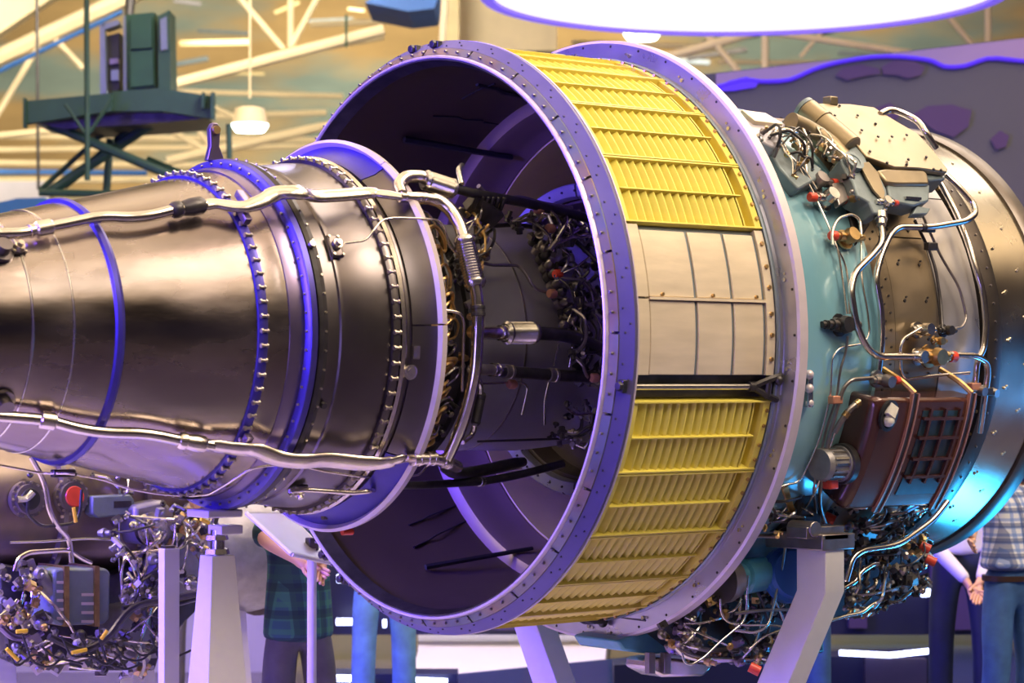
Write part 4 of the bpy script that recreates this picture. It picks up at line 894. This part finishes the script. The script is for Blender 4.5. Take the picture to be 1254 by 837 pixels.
b = MB().prism([aty(px, py, yy) for px, py in ((113, 608), (160, 606), (165, 612), (165, 630), (120, 635), (113, 630))], (0, .12, 0)).build('control_unit', M['bluegrey'], t2, bevel=.008)
q = MB(); P = aty(150, 618, yy); q.box(P, (.09, .008, .03)); q.build('unit_plate', M['dk'], b)
# oil tank with straps and slots
yt = cy_-.62
tkb = MB().prism([aty(px, py, yt) for px, py in ((66, 700), (72, 696), (130, 696), (136, 701), (135, 758), (129, 765), (72, 767), (63, 760))], (0, .22, 0)).build('oil_tank', M['bluegrey'], t2, bevel=.014)
for x in (82, 119):
    MB().prism([aty(px, py, yt-.012) for px, py in ((x-3, 694), (x+3, 694), (x+3, 768), (x-3, 768))], (0, .25, 0)).build('tank_strap', M['bronze'], tkb)
for x in (70, 100):
    for k in range(4 if x == 100 else 5):
        y_ = (727+11*k) if x == 100 else (712+11*k); MB().prism([aty(px, py, yt-.004) for px, py in ((x, y_), (x+(16 if x == 100 else 8), y_), (x+(16 if x == 100 else 8), y_+3.5), (x, y_+3.5))], (0, .02, 0)).build('tank_slot', M['lip'], tkb)
a_, b_ = aty(44, 704, yt+.05), aty(62, 724, yt+.05); MB().spin(a_, b_, [(0, .045), (.2, .05), (.25, .04), (1, .045)], 14).build('tank_neck', M['casting'], tkb)
# gearboxes
yg = cy_-.42
def g2(L, y, th, m, name, bevel=.012): return MB().prism([aty(px, py, y) for px, py in L], (0, th, 0)).build(name, M[m], t2, bevel=bevel)
g2([(0, 690), (60, 700), (140, 705), (165, 690), (250, 700), (250, 740), (200, 790), (190, 822), (60, 822), (10, 800), (0, 740)], yg+.1, .5, 'dk', 'gearbox_housing')
g2([(218, 655), (256, 656), (257, 700), (252, 735), (225, 742), (205, 730), (205, 690), (212, 675)], yg-.12, .3, 'casting', 'gearbox_cover', .02)
g2([(165, 620), (200, 612), (214, 625), (214, 655), (206, 668), (175, 668), (166, 650)], yg-.1, .3, 'casting', 'pump_housing', .02)
P = aty(183, 648, yg-.12); MB().spin(P, P-Vector((.0, .06, 0)), [(0, .08), (.5, .08), (.5, .06), (.9, .055), (.9, .03), (1, .02)], 24).build('round_cover', M['steel'], t2)
g2([(150, 745), (185, 738), (190, 790), (165, 812), (140, 800)], yg-.18, .2, 'casting', 'drain_housing', .02)
def pl2(y0, y1):
    def f(x, y): return aty(x, y, rnd.uniform(y0, y1)), Vector((-.2, -1, 0))
    return f
scatter([(0, 690), (60, 680), (60, 770), (140, 775), (150, 700), (205, 690), (212, 740), (180, 830), (40, 822), (0, 790)], 190, pl2(yg-.35, yg-.05), .014, .034, ('mid_metal', 'dk', 'dk', 'bronze', 'casting', 'mid_metal'), 'fitting', t2, wires=26)
scatter([(120, 640), (215, 610), (258, 640), (258, 730), (150, 740), (140, 690)], 90, pl2(yg-.32, yg-.1), .014, .032, ('mid_metal', 'casting', 'dk', 'steel', 'bronze'), 'fitting', t2, wires=18)
scatter([(0, 575), (260, 575), (262, 660), (200, 650), (120, 600), (0, 590)], 26, lambda x, y: (onB(x, y, .02), uB(onB(x, y))), .014, .026, ('mid_metal', 'bronze', 'dk'), 'fitting', t2, wires=8)
scatter([(215, 615), (262, 615), (262, 660), (225, 655)], 26, pl2(yg-.2, yg), .02, .04, ('bronze', 'dk', 'mid_metal', 'gold'), 'fitting', t2, wires=6)
def bp(L, w_, m_, y=None, name='pipe'):
    P = [aty(px, py, yg-.25 if y is None else y) for px, py in L]; MB().tube(P, wpx(P[0], w_), 8, 4).build(name, M[m_], t2)
bp([(38, 560), (55, 590), (60, 625), (70, 645), (85, 660), (88, 690)], 7, 'pipe_w'); bp([(18, 700), (22, 685), (35, 677), (85, 674), (100, 685), (112, 690)], 6, 'pipe_w')
bp([(22, 735), (14, 745), (0, 756)], 5, 'steel'); bp([(12, 665), (50, 664), (110, 660), (140, 662)], 3, 'steel'); bp([(24, 750), (30, 720), (30, 695)], 3, 'steel')
bp([(150, 735), (148, 700), (155, 678), (195, 675)], 4, 'pipe_w'); bp([(100, 600), (98, 630), (90, 642), (50, 646), (33, 630), (34, 615)], 4, 'dk'); bp([(146, 640), (146, 700)], 2, 'steel')
bp([(0, 768), (15, 782), (40, 783), (52, 775)], 8, 'violet_dk'); bp([(60, 780), (100, 800), (130, 785), (160, 742), (205, 735), (255, 725)], 9, 'dk', yg-.38, 'hose'); bp([(150, 745), (180, 740), (215, 742), (250, 730)], 6, 'dk', yg-.36, 'hose')
bp([(185, 745), (172, 785), (166, 815)], 4, 'steel', yg-.3); bp([(120, 800), (150, 810), (160, 830)], 3, 'steel', yg-.3); bp([(170, 790), (178, 815), (172, 830)], 4, 'tape', yg-.3, 'tube')
for k in range(9):
    x = 10+k*22+rnd.uniform(-5, 5); bp([(x, 775+rnd.uniform(0, 20)), (x+12, 800+rnd.uniform(0, 20)), (x+34, 806+rnd.uniform(-8, 18)), (x+50, 790+rnd.uniform(-5, 25))], 3, 'blk', yg-.4, 'cable')
for (x0, y0), (x1, y1) in (((8, 795), (22, 809)), ((88, 800), (106, 796)), ((124, 783), (131, 773)), ((90, 622), (93, 640)), ((247, 628), (258, 634)), ((246, 636), (256, 641)), ((20, 774), (33, 773))):
    bp([(x0, y0), (x1, y1)], 5, 'yellowt', yg-.43, 'yellow_sleeve')
legz = cz_-.5
for x_ in (.25, .8): p = A0.lerp(A1, x_); frus(MB(), (p.x, p.y+.1, FZ), (.16, .16), (p.x, p.y+.1, legz), (.1, .1)).build('stand_leg', M['white'], t2, bevel=.004)
# far rounded exhaust drum right of the stand
P = aty(322, 680, 3.2); t3 = thing('exhaust_drum', (P.x, P.y, FZ), 'grey rounded metal housing half hidden behind the tapered white stand', 'engine part')
MB().spin(P+Vector((-.45, 0, .05)), P+Vector((.10, 0, .05)), [(0, .30), (.6, .36), (.9, .34), (1, .20)], 40).build('drum', M['casting'], t3)
MB().spin(P+Vector((-.06, 0, .05)), P+Vector((-.03, 0, .05)), [(0, .36), (.1, .385), (.9, .385), (1, .36)], 40).build('flange', M['mid_metal'], t3)
frus(MB(), (P.x-.2, P.y, FZ), (.2, .2), (P.x-.2, P.y, P.z-.25), (.1, .1)).build('stand_leg', M['white'], t3)
q = MB(); q.cyl(P+Vector((.0, -.34, -.05)), P+Vector((.06, -.37, -.05)), .03); q.build('yellow_plug', M['yellowt'], t3)
def onz(px, py, z): v = ray(px, py); return CP+v*((z-CP.z)/v.z)
struct(MB().prism([onz(512, 815, .004), onz(512, 788, .004), onz(748, 786, .004), onz(742, 815, .004), onz(738, 860, .004), onz(500, 860, .004)], (0, 0, .11)), 'trim_2', M['lilac_floor'])
# ================================================================ booth behind, LED strips
def dslab(L, D, th, m, name, parent=None, D2=None, **k):
    return MB().prism([at(px, py, D if D2 is None else D+(D2-D)*(px-L[0][0])/max(1, L[1][0]-L[0][0])) for px, py in L], HV*th).build(name, M[m] if isinstance(m, str) else m, parent, smooth=False, **k)
t4 = thing('exhibition_booth', at(800, 780, 18.4), 'dark navy booth wall with thin glowing strips behind the people', 'booth')
dslab([(322, 560), (1500, 560), (1500, 778), (322, 778)], 18.3, .25, 'navy', 'wall', t4)
dslab([(520, 700), (640, 700), (640, 772), (520, 772)], 18.2, .08, 'navy2', 'wall_panel', t4); dslab([(640, 690), (745, 690), (745, 772), (640, 772)], 18.22, .06, 'screend', 'wall_panel', t4)
dslab([(1040, 650), (1062, 650), (1062, 770), (1040, 770)], 18.2, .08, 'navy2', 'wall_panel', t4); dslab([(1140, 650), (1300, 650), (1300, 772), (1140, 772)], 18.2, .08, 'navy2', 'wall_panel', t4)
t5 = thing('light_counter', at(1000, 830, 15.2), 'low dark navy counter edged with a bent white glowing strip, between the people', 'counter')
dslab([(752, 815), (1150, 800), (1150, 1000), (752, 1000)], 15.3, .3, 'navy', 'counter_body', t5); dslab([(1060, 808), (1135, 808), (1135, 1000), (1060, 1000)], 15.2, .1, 'violet_dk', 'counter_panel', t5)
def led(L, D, wd, name='led_strip', parent=None): P = [at(x, y, D) for x, y in L]; return MB().tube(P, wd, 8, 0).build(name, M['led'], parent)
led([(1028, 800), (1090, 803), (1146, 797)], 15.1, .018, parent=t5)
led([(1128, 727), (1144, 726)], 18.0, .028, parent=t4); led([(412, 762), (443, 762)], 18.0, .025, parent=t4); led([(413, 709), (418, 709)], 18.0, .03, parent=t4)
led([(469, 764), (473, 764)], 18.0, .03, parent=t4)
t6 = thing('light_step', at(440, 860, 15.6), 'low navy step with glowing edge strips below the light jeans', 'step')
dslab([(400, 826), (560, 826), (560, 885), (400, 885)], 15.6, .3, 'navy', 'step_body', t6)
led([(404, 831), (453, 832)], 15.5, .022, parent=t6); led([(500, 833), (548, 835)], 15.5, .018, parent=t6)
t7 = thing('display_screen', at(1260, 260, 21), 'glowing deep blue screen edge right of the fan case', 'screen')
dslab([(1228, 213), (1300, 210), (1300, 330), (1228, 330)], 20.6, .1, 'ledb', 'screen_panel', t7)
dslab([(0, 660), (330, 660), (330, 900), (0, 900)], 17.5, .1, 'panelw', 'partition_panel', None) and None
tag(bpy.data.objects['partition_panel'], 'pale lilac partition seen behind the small engine', 'partition')
# dark banner, upper right
t8 = thing('printed_banner', at(1100, 430, 20), 'wide dark grey banner with violet wavy print above the fan case', 'banner')
dslab([(862, 91), (1254, 46), (1400, 29), (1400, 460), (862, 460)], 19.6, .12, 'screen', 'banner_panel', t8)
wv = [(877, 107), (895, 102), (914, 97), (931, 100), (968, 99), (995, 85), (1022, 77), (1068, 69), (1105, 69), (1142, 74), (1155, 82), (1182, 82), (1209, 70), (1254, 75), (1300, 78)]
up_ = [(x, 91-(x-862)*45/392+1) for x, y in wv]
for i in range(len(wv)-1):
    b = MB().prism([at(*up_[i], 19.57), at(*up_[i+1], 19.57), at(wv[i+1][0], wv[i+1][1], 19.57), at(wv[i][0], wv[i][1], 19.57)], HV*.02) if i == 0 else b.prism([at(*up_[i], 19.57), at(*up_[i+1], 19.57), at(wv[i+1][0], wv[i+1][1], 19.57), at(wv[i][0], wv[i][1], 19.57)], HV*.02)
b.build('mauve_print', M['screenp'], t8, smooth=False)
MB().tube([at(x, y, 19.56) for x, y in wv], .018, 6, 2).build('violet_line_print', M['screenv'], t8)
dslab([(877, 107), (893, 99), (914, 94), (930, 100), (925, 107), (900, 111), (880, 112)], 19.55, .01, 'screenv', 'violet_print', t8)
for L in ([(1023, 92), (1032, 83), (1055, 79), (1076, 84), (1079, 90), (1060, 93), (1038, 98)], [(1079, 82), (1095, 74), (1120, 75), (1133, 82), (1128, 92), (1112, 96), (1100, 92), (1082, 91)],
          [(1118, 140), (1135, 130), (1165, 128), (1190, 135), (1186, 155), (1168, 168), (1145, 160)], [(1213, 170), (1225, 160), (1236, 166), (1232, 180), (1220, 183)], [(1072, 132), (1090, 126), (1102, 134), (1100, 146), (1078, 146)]):
    dslab(L, 19.55, .01, 'screend', 'plum_print', t8)
# lit ring hanging above
zc = 5.36; cc = CP+HV*19.75; cc = cc+Vector((CR.x, CR.y, 0))*((912-627)/F*19.75); cc.z = zc
t9 = thing('hanging_light_ring', tuple(cc), 'huge glowing white disc lamp with a violet rim hanging above the engine', 'lamp')
def zring(b, prof, n=96):
    m_ = len(prof); b.add([cc+Vector((r_*cos(2*pi*k/n), r_*sin(2*pi*k/n), z)) for k in range(n) for r_, z in prof], [(k*m_+i, k*m_+(i+1) % m_, ((k+1) % n)*m_+(i+1) % m_, ((k+1) % n)*m_+i) for k in range(n) for i in range(m_)]); return b
zring(MB(), [(.05, .03), (2.10, .03), (2.10, .12), (.05, .12)]).build('light_disc', M['ringw'], t9)
zring(MB(), [(2.10, 0), (2.2, 0), (2.22, .02), (2.22, .20), (2.10, .20)]).build('violet_rim', M['ringv'], t9)
P = at(1014, 27, 19.0); Q = at(1020, 66, 21.5)
for a in (0, 120, 240): MB().cyl(cc+Vector((1.6*cos(R(a)), 1.6*sin(R(a)), .1)), cc+Vector((1.6*cos(R(a)), 1.6*sin(R(a)), 6.7)), .02, n=8).build('suspension_rod', M['white'], t9)
# ================================================================ hall roof trusses
def bar(b, p, q, w_, D): A, B = at(*p, D), at(*q, D); b.tube([A, B], w_*D/F/2, 8, 0); return b
def truss(label, D, bars, m='cream', group=None):
    p0 = at(*bars[0][1], D); t = thing('roof_truss', tuple(p0), label, 'truss', group)
    for nm, p, q, w_ in bars:
        bar(MB(), p, q, w_, D).build(nm, M[m], t)
    return t
truss('cream steel roof truss running up past the green lift platform, upper left', 28, [('chord', (-60, 98), (175, -12), 22), ('brace', (60, 40), (102, 84), 8), ('brace', (48, 55), (-10, 152), 8), ('brace', (145, 0), (80, -60), 8), ('lower_chord', (-60, 172), (170, 150), 9)])
truss('long cream roof truss rising to the right behind the big rear ring', 27, [('chord', (205, 105), (470, 36), 14), ('brace', (290, -6), (347, 60), 8), ('brace', (356, -20), (356, 58), 8), ('brace', (398, -20), (357, 56), 8), ('upper_chord', (180, -40), (460, -60), 10)])
truss('low cream roof beam with braces between the lift and the engine lug', 31, [('chord', (205, 197), (420, 150), 12), ('brace', (206, 158), (262, 190), 8), ('brace', (236, 150), (262, 186), 7), ('brace', (240, 120), (300, 150), 6)])
truss('cream roof truss with a vertical post under the lit disc, upper right', 29, [('chord', (815, 70), (930, 38), 11), ('chord', (925, 36), (1120, 66), 9), ('brace', (852, 26), (908, 92), 8), ('post', (937, 40), (937, 95), 9), ('brace', (1148, 5), (1192, 56), 7), ('post', (1210, -5), (1210, 60), 8), ('brace', (1040, 0), (980, 70), 5)])
PL_ = ['highest of the four level purlins behind the scissor legs', 'second highest level purlin behind the scissor legs', 'third level purlin down behind the scissor legs', 'lowest level purlin behind the scissor legs', 'level purlin right of the green cabinet', 'level purlin just above the round glowing lamp', 'highest purlin left of the cream cladding sheet', 'short thick purlin rising beside the rear ring top', 'level purlin between the oval lamp and the disc', 'level purlin just above the dark banner']
for i, (p, q, w_, m_) in enumerate((((-40, 166), (420, 172), 8, 'cream'), ((-40, 184), (420, 179), 7, 'cream'), ((-40, 199), (420, 205), 8, 'cream'), ((-40, 222), (260, 219), 9, 'cream'), ((210, 112), (420, 118), 7, 'cream'), ((250, 143), (400, 138), 8, 'cream'), ((380, 30), (560, 22), 8, 'cream'), ((380, 60), (470, 44), 10, 'cream'), ((700, 52), (880, 58), 7, 'cream'), ((880, 76), (1100, 78), 6, 'cream'))):
    o = bar(MB(), p, q, w_, 36).build('roof_purlin', M[m_]); tag(o, PL_[i], 'beam', 'far roof purlins')
o = bar(MB(), (-40, 106), (150, 14), 6, 27.5).build('cable_tray', M['bluep']); tag(o, 'thin blue tray running just below the upper left truss', 'cable tray')
o = bar(MB(), (-40, 210), (180, 212), 7, 33).build('wall_pipe', M['bluep']); tag(o, 'level blue pipe behind the green scissor legs', 'pipe')
o = dslab([(447, 3), (470, -12), (540, -14), (532, 10), (500, 14)], 24, 1.2, 'bluep', 'blue_gantry'); tag(o, 'blue overhead crane bridge at the top edge left of the lit disc', 'crane')
o = dslab([(562, -30), (682, -30), (682, 62), (562, 62)], 33, .4, 'cream', 'wall_cladding'); tag(o, 'cream cladding sheet on the hall wall above the rear ring', 'cladding')
o = dslab([(545, -30), (562, -30), (562, 62), (545, 62)], 32, .4, 'tan', 'wall_column'); tag(o, 'brown upright column beside the cream cladding sheet', 'column')
o = dslab([(-60, 222), (60, 222), (60, 262), (-60, 262)], 34, .4, 'panelw', 'wall_cladding'); tag(o, 'pale grey wall sheet at the left edge above the nozzle', 'cladding')
o = dslab([(-40, 268), (-10, 250), (20, 243), (55, 242), (70, 262), (60, 300), (-40, 300)], 22, .8, 'bluep', 'blue_vehicle_roof'); tag(o, 'rounded blue roof peeping over the nozzle at the left edge', 'vehicle')
o = dslab([(-60, 20), (-60, -40), (130, -40), (60, 0), (0, 40), (-60, 70)], 34, .3, M['cream'], 'roof_panel'); tag(o, 'pale cream corrugated roof sheet in the top left corner', 'roof sheet')
for k, (p, q) in enumerate((((45, -5), (47, 232)), ((545, -5), (541, 62)), ((424, 18), (424, 58)), ((160, -5), (158, 20)))):
    o = bar(MB(), p, q, (4, 9, 3, 12)[k], 24).build('hanging_pipe', M[('dk', 'cream', 'green', 'dk')[k]])
    tag(o, ('thin dark rope hanging left of the green lift', 'cream hanging pipe above the rear ring', 'short green rope above the rear ring, left of the cladding', 'dark hanging cable above the green cabinet')[k], ('rope', 'pipe', 'rope', 'cable')[k])
rb = random.Random(5)
dl_ = []
for k in range(16):                            # clutter of ducts and hangers in the far roof
    x = rb.uniform(210, 560) if k % 3 else rb.uniform(690, 1230); y = rb.uniform(-5, 120) if x < 560 else rb.uniform(35, 75); l_ = rb.uniform(20, 90)
    o = bar(MB(), (x, y), (x+l_, y+rb.uniform(-14, 5)), rb.uniform(3, 8), rb.uniform(37, 45)).build('roof_duct', M[('rib', 'tan', 'bluegrey', 'dk', 'cream', 'panelw')[k % 6]]); dl_.append((x+l_/2, ('dull blue', 'tan', 'blue grey', 'black', 'cream', 'grey')[k % 6], o))
ORD = ['leftmost', 'second', 'third', 'fourth', 'fifth', 'sixth', 'seventh', 'eighth', 'ninth', 'tenth', 'eleventh', 'twelfth', 'thirteenth', 'fourteenth', 'fifteenth', 'rightmost']
for i, (x_, c_, o) in enumerate(sorted(dl_, key=lambda q: q[0])):
    tag(o, ('%s blurred short duct among the far roof beams, %s' % (ORD[i], c_)) if i in (0, 15) else ('%s blurred short duct from the left among the far roof beams, %s' % (ORD[i], c_)), 'duct', 'far roof ducts')
def lamp(px, py, D, label):
    P = at(px, py, D); t = thing('hanging_lamp', tuple(P), label, 'lamp'); r_ = .17*D/22
    MB().spin(P+Vector((0, 0, .0)), P+Vector((0, 0, -.07)), [(0, r_), (.3, r_), (1, r_*.8)], 24).build('lens', M['lampg'], t)
    MB().spin(P+Vector((0, 0, .16)), P, [(0, .08), (.1, r_*.8), (1, r_*1.02)], 24).build('housing', M['cream'], t)
    MB().cyl(P+Vector((0, 0, .24)), P+Vector((0, 0, 3)), .012, n=6).build('hanger', M['cream'], t)
    l = bpy.data.lights.new('lamp_glow', 'POINT'); l.energy = 60; l.color = (.9, 1, .9); l.shadow_soft_size = .1; o = bpy.data.objects.new('lamp_glow', l); col.objects.link(o); o.location = P+Vector((0, 0, -.2)); 
lamp(306, 152, 22, 'round glowing lamp hanging above the engine lug'); lamp(786, 40, 24, 'oval glowing lamp above the front flange ring, under the lit disc')
# ================================================================ green scissor lift with cabinets
D0 = 20.0
t = thing('scissor_lift', tuple(at(130, 240, D0)), 'dark green scissor lift platform raised under the roof, upper left', 'lift')
def gs(L, D, th, name, m='green', par=None): return dslab(L, D, th, m, name, par or t)
gs([(28, 124), (137, 114), (137, 136), (28, 152)], D0, .12, 'platform_side'); gs([(137, 112), (196, 108), (262, 118), (262, 146), (200, 136), (137, 136)], D0+.05, .12, 'platform_side')
gs([(40, 150), (137, 138), (200, 138), (255, 145), (170, 152), (80, 158)], D0+.2, .9, 'platform_deck', 'dk')
gs([(28, 120), (31, 120), (31, 156), (28, 156)], D0-.05, .1, 'corner_post'); gs([(258, 113), (262, 113), (262, 146), (258, 146)], D0-.05, .1, 'corner_post'); gs([(247, 113), (250, 113), (250, 132), (247, 132)], D0-.05, .1, 'corner_post')
def gb(p, q, w_, D=D0+.3, name='scissor_arm'): bar(MB(), p, q, w_, D).build(name, M['green'], t)
gb((106, -10), (107, 221), 7, D0-.4, 'mast'); gb((60, 152), (216, 218), 12); gb((200, 142), (60, 236), 13, D0+.6); gb((78, 228), (170, 150), 11, D0+.8); gb((135, 170), (130, 240), 10, D0+.7)
gb((48, 236), (150, 238), 9, D0+.5, 'base_rail'); gb((137, 122), (110, 162), 5, D0-.2, 'stay'); gb((80, 128), (105, 165), 4, D0-.2, 'stay'); gb((280, 152), (281, 195), 7, D0+.2, 'guide_post'); gb((150, 142), (48, 234), 7, D0+.9); gb((180, 195), (225, 214), 9, D0+.7)
t = thing('green_cabinet', tuple(at(170, 110, D0)), 'tall dark green cabinet standing on the lift platform', 'cabinet')
gs([(154, 18), (189, 15), (191, 107), (156, 111)], D0+.25, .5, 'body', 'green2'); gs([(160, 22), (186, 20), (186, 58), (160, 60)], D0+.2, .05, 'door', 'green2'); gs([(160, 64), (187, 61), (188, 104), (160, 107)], D0+.2, .05, 'door', 'green2'); gs([(151, 20), (154, 19), (155, 111), (151, 111)], D0+.25, .3, 'edge_panel', 'rib')
t = thing('equipment_rack', tuple(at(135, 112, D0)), 'open black equipment rack left of the green cabinet on the lift', 'rack')
gs([(130, 44), (146, 40), (146, 110), (128, 113)], D0+.3, .25, 'body', 'blk'); gs([(122, 30), (128, 28), (130, 114), (123, 115)], D0+.2, .1, 'upright', 'rib'); gs([(134, 72), (145, 71), (145, 77), (134, 79)], D0+.25, .1, 'shelf_unit', 'mid_metal'); gs([(136, 86), (145, 85), (145, 98), (136, 99)], D0+.25, .1, 'shelf_unit', 'rib')
gs([(124, 30), (144, 24), (146, 30), (128, 36)], D0+.2, .2, 'top_bar', 'rib')
t = thing('green_locker', tuple(at(200, 108, D0)), 'narrow green locker at the right end of the lift platform', 'locker')
gs([(193, 20), (207, 12), (209, 112), (194, 108)], D0+.2, .4, 'body', 'green'); gs([(196, 24), (204, 20), (205, 60), (197, 62)], D0+.17, .04, 'door', 'rib')
# ================================================================ people
def skin(name, V, Ed, m, parent, root=0, sub=2, inv=None):
    me = bpy.data.meshes.new(name); inv = inv or Matrix.Identity(4)
    me.from_pydata([inv@Vector(v[0]) for v in V], Ed, []); o = bpy.data.objects.new(name, me); col.objects.link(o); me.materials.append(m)
    sk = o.modifiers.new('skin', 'SKIN'); sk.use_smooth_shade = True; sk.branch_smoothing = .6
    for i, v in enumerate(V):
        r_ = v[1] if isinstance(v[1], tuple) else (v[1], v[1]); me.skin_vertices[0].data[i].radius = r_; me.skin_vertices[0].data[i].use_root = (i == root)
    s = o.modifiers.new('sub', 'SUBSURF'); s.levels = sub; s.render_levels = sub
    o.parent = parent; return o
def person(px, D, face_px, shirt, trou, label, long=True, armL=None, armR=None, hair=True, belt=None, h=1.0, hem=.93):
    """px, D: where the feet stand; face_px: heading in degrees (0 = towards the camera, 90 = to the right)"""
    g = at(px, 467, D); base = Vector((g.x, g.y, FZ)); t = thing('person', tuple(base), label, 'person')
    a = R(face_px); fw = -HV*cos(a)+Vector((CR.x, CR.y, 0))*sin(a); sd = Vector((0, 0, 1)).cross(fw)    # sd: the person's left... right
    def L(x, y, z): return Vector(sd)*x*h+Vector(fw)*y*h+Vector((0, 0, z*h))
    def loc(P): return Vector(P)-base
    V = [(L(0, 0, .95), (.11, .08)), (L(0, 0, 1.10), (.11, .08)), (L(0, 0, 1.28), (.12, .085)), (L(0, -.01, 1.42), (.10, .07)), (L(0, 0, 1.50), .055), (L(0, .015, 1.56), .06), (L(0, .02, 1.65), (.078, .095)), (L(0, .01, 1.73), (.06, .075))]
    Ed = [(i, i+1) for i in range(7)]
    def add(v, r_, p): V.append((v, r_)); Ed.append((p, len(V)-1)); return len(V)-1
    add(L(0, .115, 1.62), .014, 6)
    for sgn in (-1, 1): add(L(sgn*.088, .0, 1.62), .016, 6)
    hips = []; arms = []
    for sgn in (-1, 1):
        hp = add(L(sgn*.10, 0, .88), .07, 0); kn = add(L(sgn*.12, .03, .50), .045, hp); an = add(L(sgn*.13, -.01, .10), .035, kn); add(L(sgn*.14, .16, .035), (.04, .028), an); hips.append((hp, kn, an))
        arm = (armL if sgn < 0 else armR); sh = add(L(sgn*.19, 0, 1.41), .055, 3)
        if arm: el, wr = loc(arm[0]), loc(arm[1])
        else: el, wr = L(sgn*.25, -.03, 1.12), L(sgn*.26, .05, .86)
        e_ = add(el, .042, sh); w_ = add(wr, .028, e_); d = (wr-el).normalized(); pm = add(wr+d*.05, (.034, .018), w_); arms.append((sh, e_, w_))
        sdv = d.cross(Vector(fw)).normalized(); crl = Vector(fw)
        for k in range(4):
            p1 = wr+d*.085+sdv*(.028*(1.5-k)*-.62); f1 = add(p1, .0095, pm); ln = (.075, .085, .08, .06)[k]
            f2 = add(p1+d*ln*.5+crl*ln*.15, .009, f1); add(p1+d*ln*.8+crl*ln*.45, .008, f2)
        th = add(wr+d*.03+sdv*.035+crl*.01, .011, w_); add(wr+d*.075+sdv*.05+crl*.03, .009, th)
    skin('body', V, Ed, M['skin'], t)
    # shirt
    S = [(L(0, 0, hem), (.205, .165)), (L(0, 0, hem+.06), (.20, .155)), (L(0, 0, 1.08), (.185, .145)), (L(0, 0, 1.27), (.195, .145)), (L(0, -.01, 1.41), (.15, .105)), (L(0, 0, 1.48), (.07, .07))]; SE = [(0, 1), (1, 2), (2, 3), (3, 4), (4, 5)]
    for (sh, e_, w_) in arms:
        S.append((V[sh][0], .075)); SE.append((4, len(S)-1)); k = len(S)-1
        A, B, C_ = V[sh][0], V[e_][0], V[w_][0]
        if long: S.append((B, .056)); SE.append((k, k+1)); S.append((B.lerp(C_, .93), .038)); SE.append((k+1, k+2))
        else: S.append((A.lerp(B, .5), .070)); SE.append((k, k+1)); S.append((A.lerp(B, .92), .062)); SE.append((k+1, k+2))
    skin('shirt', S, SE, M[shirt], t)
    T = [(L(0, 0, 1.06), (.17, .13)), (L(0, 0, .90), (.175, .135))]; TE = [(0, 1)]
    for hp, kn, an in hips:
        T.append((V[hp][0]-Vector((0, 0, .06)), .108)); TE.append((1, len(T)-1)); k = len(T)-1; T.append((V[kn][0], .082)); TE.append((k, k+1)); T.append((V[an][0]-Vector((0, 0, .05)), .078)); TE.append((k+1, k+2))
    skin('trousers', T, TE, M[trou], t)
    for hp, kn, an in hips:
        A = V[an][0]; skin('shoe', [(A-Vector((0, 0, .045))-Vector(fw)*.05, (.045, .04)), (A-Vector((0, 0, .06))+Vector(fw)*.08, (.05, .035)), (A-Vector((0, 0, .062))+Vector(fw)*.18, (.042, .03))], [(0, 1), (1, 2)], M['leather'], t)
    if hair: skin('hair', [(L(0, -.02, 1.66), (.085, .095)), (L(0, -.01, 1.75), (.075, .09)), (L(0, -.04, 1.60), (.06, .05))], [(0, 1), (0, 2)], M['hair'], t)
    for sgn in (-1, 1): bb = MB(); bb.ball(base+L(sgn*.033, .105, 1.655), .012); bb.build('eye', M['lip'], t)
    if belt:
        bb = MB(); n = 24
        lp = [[base+L(.172*cos(2*pi*k/n)*s_, .132*sin(2*pi*k/n)*s_, z) for k in range(n)] for s_, z in ((1.0, .925), (1.0, .955), (.9, .955), (.9, .925))]
        bb.loft(lp+[lp[0]], cap=False).build('belt', M['leather'], t)
    return t
person(366, 11.7, 20, 'plaidg', 'greyt', 'person in a dark green tartan shirt with rolled sleeves behind the info stand', long=False, armL=(at(325, 662, 11.45), at(372, 690, 11.3)), armR=(at(408, 655, 11.5), at(396, 690, 11.3)), h=.93, hem=.80)
person(470, 14.5, 10, 'shirtw', 'jeansl', 'person in light blue jeans seen under the big rear ring', h=1.0, armL=(at(436, 610, 14.3), at(462, 625, 14.1)), armR=(at(505, 610, 14.3), at(480, 625, 14.1)))
person(1178, 14.3, -10, 'shirtw', 'navyt', 'person in a pale lilac shirt and navy trousers with hands clasped', armL=(at(1143, 668, 14.2), at(1188, 716, 14.0)), armR=(at(1214, 668, 14.2), at(1200, 716, 14.0)), h=1.05)
person(1236, 13.2, 30, 'plaidb', 'jeans', 'person in a blue and white checked shirt and blue jeans at the right edge', long=False, belt=True, hem=.97, armL=(at(1192, 628, 12.9), at(1190, 660, 12.5)), h=1.0)
person(975, 13.8, 0, 'shirtw', 'jeans', 'person in blue jeans standing behind the bent support leg', h=1.0)
person(238, 15.0, 0, 'greyt', 'greyt', 'person in dark grey clothes between the slim post and the tapered stand', h=1.0)
